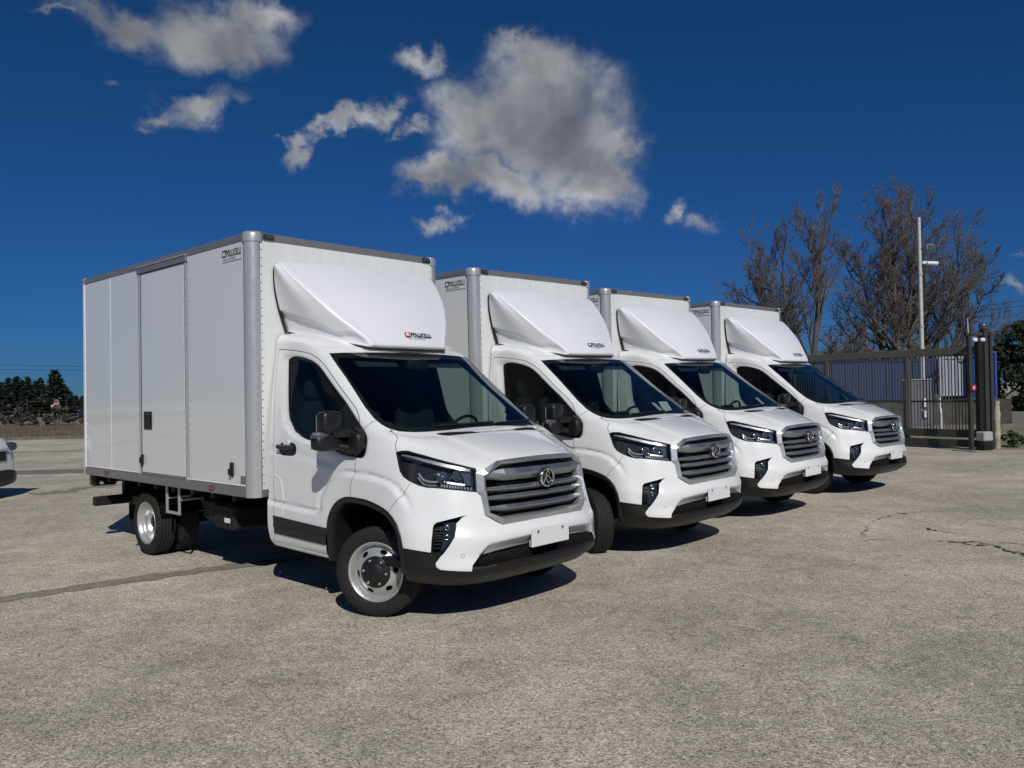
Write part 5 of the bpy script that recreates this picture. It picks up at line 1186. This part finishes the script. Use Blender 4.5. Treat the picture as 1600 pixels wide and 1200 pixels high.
# bare trees behind the gate
def bare_tree(name, label, loc, stems, h, seed, spread=1., twig=1.):
    r = np.random.default_rng(seed); root = empty(name, loc); thick = []; thin = []
    def unit(v): return v/np.linalg.norm(v)
    def grow(p, d, L, rad, lev):
        n = (9, 6, 5, 4, 3)[lev]; pts = [p]; rr = [rad]; q = p; up = (.05, .10, .09, .06, .04)[lev]
        for k in range(n):
            d = unit(d+np.array([0, 0, up])+r.normal(0, (.06, .11, .15, .19, .22)[lev], 3)); q = q+d*L/n; pts.append(q); rr.append(rad*(1-(k+1)/n*.82))
        for k in range(n): (thick if lev < 2 else thin).append((*pts[k], *pts[k+1], rr[k], rr[k+1]))
        if lev >= 4: return
        m = (12, 8, 7, 6)[lev]; m = max(2, int(round(m*(twig if lev > 1 else 1))))
        for j in range(m):
            t = (.22, .18, .15, .12)[lev]+(1-.2)*((j+r.uniform(0, 1))/m)*.98; t = min(t, .99); k = min(int(t*n), n-1); f = t*n-k; b = pts[k]*(1-f)+pts[k+1]*f; rb = rr[k]*(1-f)+rr[k+1]*f
            ax = unit(pts[k+1]-pts[k]); s = unit(np.cross(ax, r.standard_normal(3))); ang = math.radians(r.uniform(28, 56) if lev < 2 else r.uniform(24, 50))*spread
            dd = unit(ax*math.cos(ang)+s*math.sin(ang)); LL = L*(.52, .50, .50, .50)[lev]*r.uniform(.7, 1.1)*(1.15-.62*t); grow(b, dd, LL, max(rb*.60, (.05,.026,.014,.008)[lev]), lev+1)
    for dx, dy, lean, frac in stems: grow(np.array([dx, dy, -.1]), unit(np.array([lean, r.uniform(-.06, .06), 1.])), h*frac, .21*frac, 0)
    def tubes(segs, n, nm, mat):
        A = np.array(segs); p0, p1 = A[:, :3], A[:, 3:6]; d = p1-p0; d /= np.linalg.norm(d, axis=1, keepdims=True)
        u = np.cross(d, [.3, .5, .81]); u /= np.linalg.norm(u, axis=1, keepdims=True); w = np.cross(d, u); V = []
        for p, rad in ((p0, A[:, 6]), (p1, A[:, 7])):
            for k in range(n): t = 2*math.pi*k/n; V.append(p+(u*math.cos(t)+w*math.sin(t))*rad[:, None])
        V = np.stack(V, 1); m = len(A); base = np.arange(m)[:, None]*2*n; F = np.concatenate([base+np.array([k, (k+1) % n, n+(k+1) % n, n+k]) for k in range(n)]); link(nm, fast_mesh(nm, V.reshape(-1, 3), F, mat, n > 3), root)
    tubes(thick, 6, 'trunk', M['bark']); tubes(thin, 3, 'crown', M['twig']); return tag(root, label, 'tree', 'bare trees behind the gate')
for a in BARE: bare_tree(*a)

M['galv'] = pmat('weathered_steel', (.05,.053,.047), .55, metal=.35, var=.35, var_scale=4); M['gate'] = pmat('gate_paint', (.105,.105,.08), .6, metal=.2, var=.45, var_scale=5); M['gate_bar'] = pmat('gate_bar_grey', (.12,.125,.125), .5, metal=.3, var=.2)
M['pole'] = pmat('pole_white', (.50,.50,.47), .5, var=.1); M['cabinet'] = pmat('cabinet_grey', (.13,.135,.145), .55, var=.08); M['white_pl'] = pmat('white_plastic', (.70,.71,.71), .45); M['grey_pl'] = pmat('grey_plastic', (.36,.37,.36), .5); M['red_pl'] = pmat('red_plastic', (.36,.025,.03), .4)
# sliding gate: runs from the portal back to the left
def build_gate():
    A = Vector((11.75,20.45,0)); d = Vector((-2.75,3.75,0)).normalized(); ang = math.atan2(d.y, d.x)
    root = empty('sliding_gate', A, ang); L = 7.6
    tag(root, 'long dark sliding gate of thin vertical bars behind the last truck', 'gate')
    MB().box(-.1, L, -.05, .05, 2.42, 2.62, .012).build('top_rail', M['gate'], root)
    MB().box(-.1, L, -.05, .05, .30, .50, .01).build('bottom_rail', M['galv'], root); MB().box(-.1, L, -.06, .06, .06, .24, .01).build('bottom_rail', M['galv'], root)
    MB().box(-.1, L, -.02, .02, 1.20, 1.25, .004).build('middle_rail', M['galv'], root)
    for x in (1.75, 4.15, L-.1): MB().box(x-.05, x+.05, -.045, .045, .30, 2.42, .008).build('gate_post', M['gate'], root)
    bar = MB().box(-.011, .011, -.011, .011, .50, 2.42).mesh('bar', M['gate_bar']); x = .12
    while x < L-.2:
        link('bar', bar, root).location = (x, 0, 0); x += .082
    MB().tube([(.0, .03, 2.35), (.35, .10, 2.20), (.5, .06, 2.46)], .02, 6).build('cable', M['plastic_soft'], root)
build_gate()
def portal():
    root = empty('gate_portal', (11.36,20.06,0), math.radians(18)); tag(root, 'tall dark steel gate portal with two posts at the end of the sliding gate', 'gate post')
    MB().box(-.05, .05, -.05, .05, 0, 2.93, .01).build('post', M['galv'], root); MB().box(.40, .52, -.10, .10, 0, 3.0, .012).build('post', M['galv'], root)
    MB().box(.58, .66, -.10, .10, 0, 2.96, .012).build('post', M['galv'], root); MB().box(.52, .58, -.02, .02, 0, 2.9).build('web', M['galv'], root)
    MB().box(-.12, .66, -.05, .05, 2.86, 2.945, .01).build('top_beam', M['galv'], root)
    MB().box(.24, .40, -.06, .08, .02, 2.72, .01).build('guide', M['chassis'], root)
    for x in (.05, .30):
        V, F = rbox(x+.07, -.06, 2.76, .07, .05, .05, 3); m = MB(); m.add(V, F, True); m.build('guide_roller', M['white_pl'], root)
    MB().box(-.25, .75, -.35, .35, 0, .03, .01).build('base_plate', sheet_mat('concrete', (.24,.22,.18), (.34,.31,.26), 5.), root)
    return root
P_ = portal()
def at_portal(x, y, z): return P_.matrix_basis @ Vector((x, y, z)) if False else Matrix.Translation((11.36,20.06,0)) @ Matrix.Rotation(math.radians(18), 4, 'Z') @ Vector((x, y, z))
def box_thing(name, label, cat, loc, rz=0.): o = empty(name, loc, rz); tag(o, label, cat); return o
o = box_thing('gate_photocell', 'small red box with a white square on the gate portal post', 'sensor', at_portal(-.01,-.075,1.5), math.radians(18))
MB().box(-.075,.075,-.05,.02,0,.15,.012).build('housing', M['red_pl'], o); MB().box(-.032,.032,-.056,-.0505,.045,.105,.004).build('face', M['white_pl'], o); MB().box(-.012,.012,-.060,-.0565,.062,.088).build('button', M['ink'], o)
o = box_thing('gate_motor', 'gate motor with pale cover and dark foot between the portal posts', 'motor', at_portal(.20,-.20,.03), math.radians(18))
MB().box(-.14,.14,-.13,.13,0,.22,.02).build('motor_foot', M['plastic'], o); MB().box(-.145,.145,-.135,.135,.221,.46,.03).build('motor_cover', M['grey_pl'], o)
o = box_thing('warning_lamp', 'round grey warning lamp on top of the gate portal', 'lamp', at_portal(.46,0,3.0), 0)
V, F = rbox(0,0,.10,.10,.10,.10,2.2); m = MB(); m.add(V, F, True); m.build('dome', M['lamp_grey'], o); MB().lathe([(0,.07),(.04,.07)], 16, 'Z').build('base', M['plastic'], o)
o = MB().tube([(0,0,0),(0,0,.36)], [.012,.006], 6).build('aerial', M['white_pl']); o.location = at_portal(-.02,0,2.945); tag(o, 'thin white aerial standing on the gate portal', 'aerial')
o = MB(); rr = np.random.default_rng(5)
o.loft([[(.075*(1+.12*rr.standard_normal())*math.cos(t), .075*(1+.12*rr.standard_normal())*math.sin(t), z) for t in np.linspace(0, 2*math.pi, 9)[:-1]] for z in np.linspace(0, 1.22, 12)], True, True, True)
o = o.build('stone_post', sheet_mat('yellow_stone', (.34,.29,.19), (.50,.45,.33), 6.)); o.location = (12.42,20.75,0); tag(o, 'weathered yellowish stone post just right of the gate portal', 'post')

# camera pole, cabinet, containers
o = box_thing('camera_pole', 'tall slim white pole carrying a camera, in front of the bare trees', 'pole', (13.72,27.0,0))
MB().tube([(0,0,0),(0,0,3.6),(0,0,7.25)], [.075,.065,.05], 12).build('pole', M['pole'], o)
for z in (3.6, 5.35): MB().lathe([(z-.05,.07),(z,.08),(z+.05,.07)], 12, 'Z').build('collar', M['grey_pl'], o)
c = box_thing('security_camera', 'white security camera mounted halfway up the slim pole', 'camera', (13.80,26.92,5.65))
MB().box(-.05,.20,-.03,.03,.02,.12,.02).build('bracket', M['white_pl'], c); MB().tube([(.10,-.04,.05),(.42,-.10,.02)], .07, 10).build('camera_body', M['white_pl'], c); MB().tube([(.42,-.10,.02),(.45,-.105,.017)], .05, 10).build('camera_lens', M['plastic'], c)
c = box_thing('floodlight', 'grey floodlight above the security camera on the slim pole', 'lamp', (13.80,26.93,6.15))
MB().box(.10,.36,-.08,.02,.0,.18,.02).build('lamp_body', M['grey_pl'], c); MB().box(-.06,.12,-.02,.02,.03,.07,.01).build('bracket', M['galv'], c); MB().box(.12,.34,-.086,-.081,.02,.16).build('lamp_glass', M['lamp_grey'], c)
c = box_thing('electric_cabinet', 'grey electric cabinet on a plinth behind the gate bars', 'cabinet', (12.75,25.5,0), math.radians(-12))
MB().box(-.36,.36,-.2,.2,0,.36,.02).build('plinth', sheet_mat('plinth_stone', (.20,.17,.13), (.30,.26,.2), 4.), c); MB().box(-.40,.40,-.17,.17,.36,1.80,.015).build('cabinet_body', M['cabinet'], c); MB().box(-.43,.43,-.20,.20,1.80,1.84,.01).build('cabinet_roof', M['grey_pl'], c)
for x in (-.39, .01): MB().box(x, x+.38, -.182, -.171, .40, 1.12, .006).build('cabinet_door', M['cabinet'], c)
for z, h in ((.95,.28), (.62,.22)): MB().box(.12,.24,-.26,-.18,z,z+h,.02).build('junction_box', M['white_pl'], c)
c = MB().tube([(13.36,25.2,.05),(13.36,25.2,.75),(13.30,25.2,.95),(13.30,25.2,1.25)], .045, 8).build('cable_pipe', M['white_pl']); tag(c, 'white cable pipe rising beside the electric cabinet', 'pipe')
M['cont_blue'] = pmat('container_blue', (.020,.060,.26), .5, var=.25, var_scale=2); M['cont_shaded'] = pmat('container_shaded_blue', (.012,.032,.105), .9, var=.3, var_scale=2); M['cont_white'] = pmat('panel_pale', (.34,.36,.40), .5, var=.12)  # the darker blue has the shade on the long container painted in
def container(label, x0, x1, y, z0, z1, mat, depth=2.4, rz=0., pitch=.28):
    o = empty('storage_container', ((x0+x1)/2, y, z0), rz); h = z1-z0; w = (x1-x0)/2; tag(o, label, 'container', 'containers behind the gate')
    MB().box(-w+.05, w-.05, .06, depth, .08, h-.08).build('container_core', mat, o)
    for z in (0., h-.10): MB().box(-w, w, 0, .10, z, z+.10, .008).build('frame_rail', mat, o)
    for x in (-w, w-.09): MB().box(x, x+.09, 0, .10, .1, h-.1, .008).build('frame_post', mat, o)
    rib = MB().prism([(-.07, .055, 0), (-.035, .015, 0), (.035, .015, 0), (.07, .055, 0)], (0, 0, h-.22)).mesh('rib', mat); x = -w+.2
    while x < w-.15:
        r_ = link('rib', rib, o); r_.location = (x, .005, .11); x += pitch
    return o
container('long blue container behind the gate bars, shade painted into its blue', 12.6, 17.55, 33.6, 1.02, 2.72, M['cont_shaded'])
container('pale grey container panel between two blue containers', 17.62, 18.62, 33.3, 1.15, 2.78, M['cont_white'], 1.2)
container('bright blue container nearest the gate portal', 18.66, 19.75, 32.9, 1.0, 2.95, M['cont_blue'], 2.2)
g = MB(); g.box(9.0, 20.2, 32.7, 36.2, 0, 1.0, .02); tag(g.build('loading_platform', sheet_mat('shaded_wall', (.05,.045,.038), (.10,.09,.075), 2.)), 'low platform carrying the containers behind the gate, shade painted into its dark colour', 'platform')  # dark colour stands in for the shadows below the containers
# evergreen trees and weeds by the road
def leafy_tree(label, loc, h, w, seed, n=13000):
    r = np.random.default_rng(seed); root = empty('evergreen_tree', loc); cs = []; rs = []
    for k in range(44): a = r.uniform(0, 6.28); t = r.uniform(.0, 1); q = w*.5*math.sqrt(r.uniform(0, 1))*(1.1-.55*t); cs.append((q*math.cos(a), q*math.sin(a), h*(.04+.86*t))); rs.append(r.uniform(.35, .75))
    V, F = leaves(blob_points(n, cs, rs, r), .10, r); link('crown', fast_mesh('crown', V, F, M['leaf']), root)
    s = MB(); s.tube([(0,0,-.1),(.1,0,h*.3),(0,.1,h*.6)], [.18,.14,.07], 8)
    for c_ in cs[:9]: s.tube([(.05,.02,h*.3), (c_[0]*.5, c_[1]*.5, (h*.3+c_[2])/2), c_], [.07,.05,.02], 5)
    s.build('trunk', M['bark'], root); return tag(root, label, 'tree', 'evergreen trees beyond the road')
for a in EVERGREEN: leafy_tree(*a)
for a in SHRUBS: shrub(*a)
# dry grass on the verge
r = np.random.default_rng(9); n = 5200; x = r.uniform(-58, -9, n); y = 36.3+r.uniform(0, 1, n)**1.5*20; c = np.stack([x, y, np.zeros(n)], 1); hh = r.uniform(.05, .24, n)*(.5+.9*(np.sin(x*.9)+np.sin(x*.37+y*.6)+2)/4); t = r.uniform(-.5, .5, (n, 2))*hh[:, None]
V = np.stack([c+[-.03, 0, 0], c+[.03, 0, 0], c+np.stack([t[:, 0], t[:, 1], hh], 1)], 1).reshape(-1, 3); F = np.arange(3*n).reshape(-1, 3)
tag(link('dry_grass', fast_mesh('dry_grass', V, F, M['drygrass'])), 'short dry grass along the verge at the far left', 'grass', kind='stuff')
# loose stones by the road and crumbs on the lot
def stone_mesh(seed):
    r = np.random.default_rng(seed); bm = bmesh.new(); bmesh.ops.create_icosphere(bm, subdivisions=1, radius=1)
    for v in bm.verts: v.co *= r.uniform(.7, 1.2); v.co.z *= .65
    me = bpy.data.meshes.new('stone'); bm.to_mesh(me); bm.free(); me.materials.append(M['stone']); return me
tag(link('loose_grit', fast_mesh('loose_grit', GRIT[0], GRIT[1], leaf_mat('grit', (.10,.09,.075), (.62,.57,.48)))), 'loose grit scattered over the lot', 'grit', kind='stuff')
M['stone'] = sheet_mat('limestone', (.34,.32,.28), (.52,.50,.45), 5.)
SM = [stone_mesh(k) for k in range(3)]
for i, (x, y, s) in enumerate(STONES):
    o = link('stone', SM[i % 3]); o.location = (x, y, s*.35); o.scale = (s, s*.8, s); o.rotation_euler = (0, 0, i*1.7); tag(o, 'pale loose stone on the soil right of the gate portal', 'stone', 'loose stones by the road')
# wire fence and road sign on the left
f = empty('wire_fence', (0, 66, 0)); tag(f, 'thin dark wire fence in front of the conifers', 'fence')
post = MB().tube([(0,0,0),(0,0,1.9)], .035, 6).mesh('fence_post', M['galv'])
for k in range(14): link('fence_post', post, f).location = (-62+k*3.2, 0, 0)
for z in np.arange(.3, 1.95, .28): MB().tube([(-62, 0, z), (-40, .0, z-.015), (-20.4, 0, z)], .009, 4).build('wire', M['galv'], f)
def stop_sign(loc):
    o = empty('stop_sign', loc, math.radians(-28)); tag(o, 'red octagonal stop sign on a grey pole before the conifers', 'sign')
    MB().tube([(0,.03,0),(0,.03,1.75)], .03, 8).build('pole', M['grey_pl'], o)
    L = [(.36*math.cos(math.pi/8+k*math.pi/4), .36*math.sin(math.pi/8+k*math.pi/4)) for k in range(8)]; m = MB(); m.prism([(x, 0, 1.42+z) for x, z in L], (0, .015, 0)); b = m.build('sign_rim', M['white_ink'], o)
    m = MB(); m.prism([(x*.92, -.004, 1.42+z*.92) for x, z in L], (0, .003, 0)); m.build('sign_face', M['red_sign'], o)
    me = text_mesh('sign_text', 'STOP', M['white_ink'], .26, .002, .004, .8, 'CENTER'); t = link('sign_text', me, o); t.matrix_local = Matrix(((1,0,0,0),(0,0,-1,-.008),(0,1,0,1.33),(0,0,0,1)))
M['red_sign'] = pmat('sign_red', (.34,.02,.03), .45)
stop_sign(SIGN)
o = empty('road_board', (SIGN[0]-1.0, SIGN[1]+1.5, 0), math.radians(-25)); tag(o, 'small pale board on two thin posts left of the stop sign', 'sign')
for x in (-.22, .22): MB().tube([(x,.02,0),(x,.02,1.35)], .02, 6).build('post', M['grey_pl'], o)
MB().box(-.36,.36,-.015,.0,1.08,1.36,.01).build('board', M['white_pl'], o)

# power lines
for i, (a, b, sag, lab) in enumerate(WIRES):
    a = Vector(a); b = Vector(b); pts = []
    for k in range(25): t = k/24; p = a.lerp(b, t); p.z -= sag*4*t*(1-t); pts.append(p)
    tag(MB().tube(pts, .016, 5).build('power_line', M['plastic_soft']), lab, 'cable', 'overhead wires')
# ---------------------------------------------------------------- cars at the left edge of the lot
def build_car(label, paint, loc, rz):
    o = empty('parked_car', loc, rz); o.scale = (1, 1, 1.1); tag(o, label, 'car')
    def sec(x, w, zb, zt, sh, n=18):
        """closed ring: rounded lower body section, sh = shoulder width factor at the top"""
        pts = []
        for k in range(n):
            t = -math.pi/2+math.pi*k/(n-1); c, s_ = math.cos(t), math.sin(t); z = (zb+zt)/2+(zt-zb)/2*math.copysign(abs(s_)**.55, s_); f = (z-zb)/(zt-zb); y = w*(abs(c)**.32)*(1-(1-sh)*f**2); pts.append((x, y, z))
        return pts+[(x, -y, z) for x, y, z in pts[::-1]]
    b = MB(); S_ = [(2.12,.62,.34,.72,.9),(2.08,.74,.27,.86,.9),(1.98,.82,.23,.98,.9),(1.75,.88,.21,1.05,.88),(1.3,.905,.21,1.10,.88),(.85,.91,.21,1.14,.88),(.2,.91,.21,1.12,.92),(-.6,.91,.21,1.13,.92),(-1.4,.90,.22,1.15,.90),(-1.9,.86,.26,1.15,.88),(-2.1,.80,.34,1.08,.86),(-2.16,.70,.42,.95,.86)]
    b.loft([sec(*s) for s in S_], True, True, True); b.build('car_body', paint, o)
    def cab(x, w, z): return [(x, w, z), (x, w*.6, z+.012), (x, 0, z+.016), (x, -w*.6, z+.012), (x, -w, z)]
    base = [(.95,.80,1.10),(.35,.82,1.11),(-.6,.82,1.12),(-1.5,.80,1.14),(-1.98,.74,1.12)]; roof = [(.10,.60,1.60),(-.25,.62,1.66),(-.7,.62,1.67),(-1.35,.60,1.64),(-1.65,.56,1.58)]
    r = MB(); n = len(base)
    for sg in (1, -1):
        v = [(x, sg*y, z) for x, y, z in base]+[(x, sg*y, z) for x, y, z in roof]; r.add(v, [(k, k+1, n+k+1, n+k) for k in range(n-1)], False)
    r.add([(.95,.80,1.10),(.95,-.80,1.10),(.10,-.60,1.60),(.10,.60,1.60)], [(0,1,2,3)]); r.add([(-1.98,.74,1.12),(-1.98,-.74,1.12),(-1.65,-.56,1.58),(-1.65,.56,1.58)], [(0,1,2,3)]); r.build('windows', M['car_glass'], o)
    f = MB(); f.loft([cab(*q) for q in roof], False, False, True); f.loft([[(x, y, z-.05) for x, y, z in cab(*q)] for q in roof], False, False, True)
    for sg in (1, -1):
        for k in (0, 2, 4): a, c = base[k], roof[min(k, 4)]; f.tube([(a[0], sg*a[1], a[2]-.02), (c[0], sg*c[1], c[2])], .035, 6)
        f.tube([(q[0], sg*q[1], q[2]) for q in roof], .03, 6)
    f.build('car_roof', paint, o)
    l = MB(); l.loft([sec(x, w+.012, zb-.01, zt, 1.) for x, w, zb, zt in ((2.14,.60,.30,.46),(2.09,.75,.22,.46),(1.98,.83,.19,.44),(1.75,.885,.18,.40),(1.35,.91,.18,.36))], True, True, True); l.build('front_bumper', M['plastic'], o)
    MB().box(2.06, 2.135, -.42, .42, .60, .76, .02).build('grille', M['plastic'], o); MB().box(2.10, 2.142, -.46, .46, .775, .80, .006).build('chrome_strip', M['chrome'], o)
    for sg in (1, -1):
        m = MB(); V, F = rbox(1.98, sg*.66, .82, .13, .17, .075, 3.2); m.add(V, F, True); m.build('headlight', M['lamp_grey'], o)
        m = MB(); V, F = rbox(-2.08, sg*.66, .95, .10, .16, .10, 3.2); m.add(V, F, True); m.build('tail_light', M['red_lens'], o)
        m = MB(); V, F = rbox(.72, sg*1.0, 1.16, .06, .12, .085, 3.); m.add(V, F, True); m.build('door_mirror', M['plastic'], o)
        MB().box(.10, .30, sg*.905, sg*.935, .92, .95, .008).build('door_handle', paint, o)
        for x in (1.30, -1.32):
            a = MB(); arc = [(x+.37*math.cos(t), .33+.37*math.sin(t)) for t in np.linspace(-.1, math.pi+.1, 18)]; a.loft([[(p, sg*.60, q) for p, q in arc], [(p, sg*.925, q) for p, q in arc], [(x+(p-x)*1.12, sg*.922, .33+(q-.33)*1.12) for p, q in arc]], False, False, True); a.build('wheel_arch', M['plastic'], o, False)
            w = MB(); w.lathe([(-.10,.205),(-.10,.30),(-.07,.33),(.07,.33),(.10,.30),(.10,.205)], 36, 'Y'); wh = w.build('wheel', M['rubber'], o); wh.location = (x, sg*.83, .33)
            rim = MB(); rim.lathe([(-.085,.21),(-.095,.20),(-.07,.19),(-.06,.06),(-.075,.001)], 30, 'Y')
            for k in range(5): t = k*1.2566; rim.box(-.02, .02, -.098, -.07, .04, .19); rim.v[-8:] = [(x_*math.cos(t)-z_*math.sin(t), y_, x_*math.sin(t)+z_*math.cos(t)) for x_, y_, z_ in rim.v[-8:]]
            ro = rim.build('rim', M['steel'], wh); ro.rotation_euler = (0, 0, 0 if sg < 0 else math.pi)
    return o
M['car_glass'] = pmat('car_glass', (.01,.012,.014), .05, coat=1.)
build_car('white car cut off by the left picture edge', M['paint'], (-11.13,13.95,0), 0.)
build_car('dark blue car parked beyond the scrub right of the stop sign', pmat('dark_blue_paint', (.008,.014,.035), .3, coat=.6), (-30.6,61.5,0), math.radians(175))
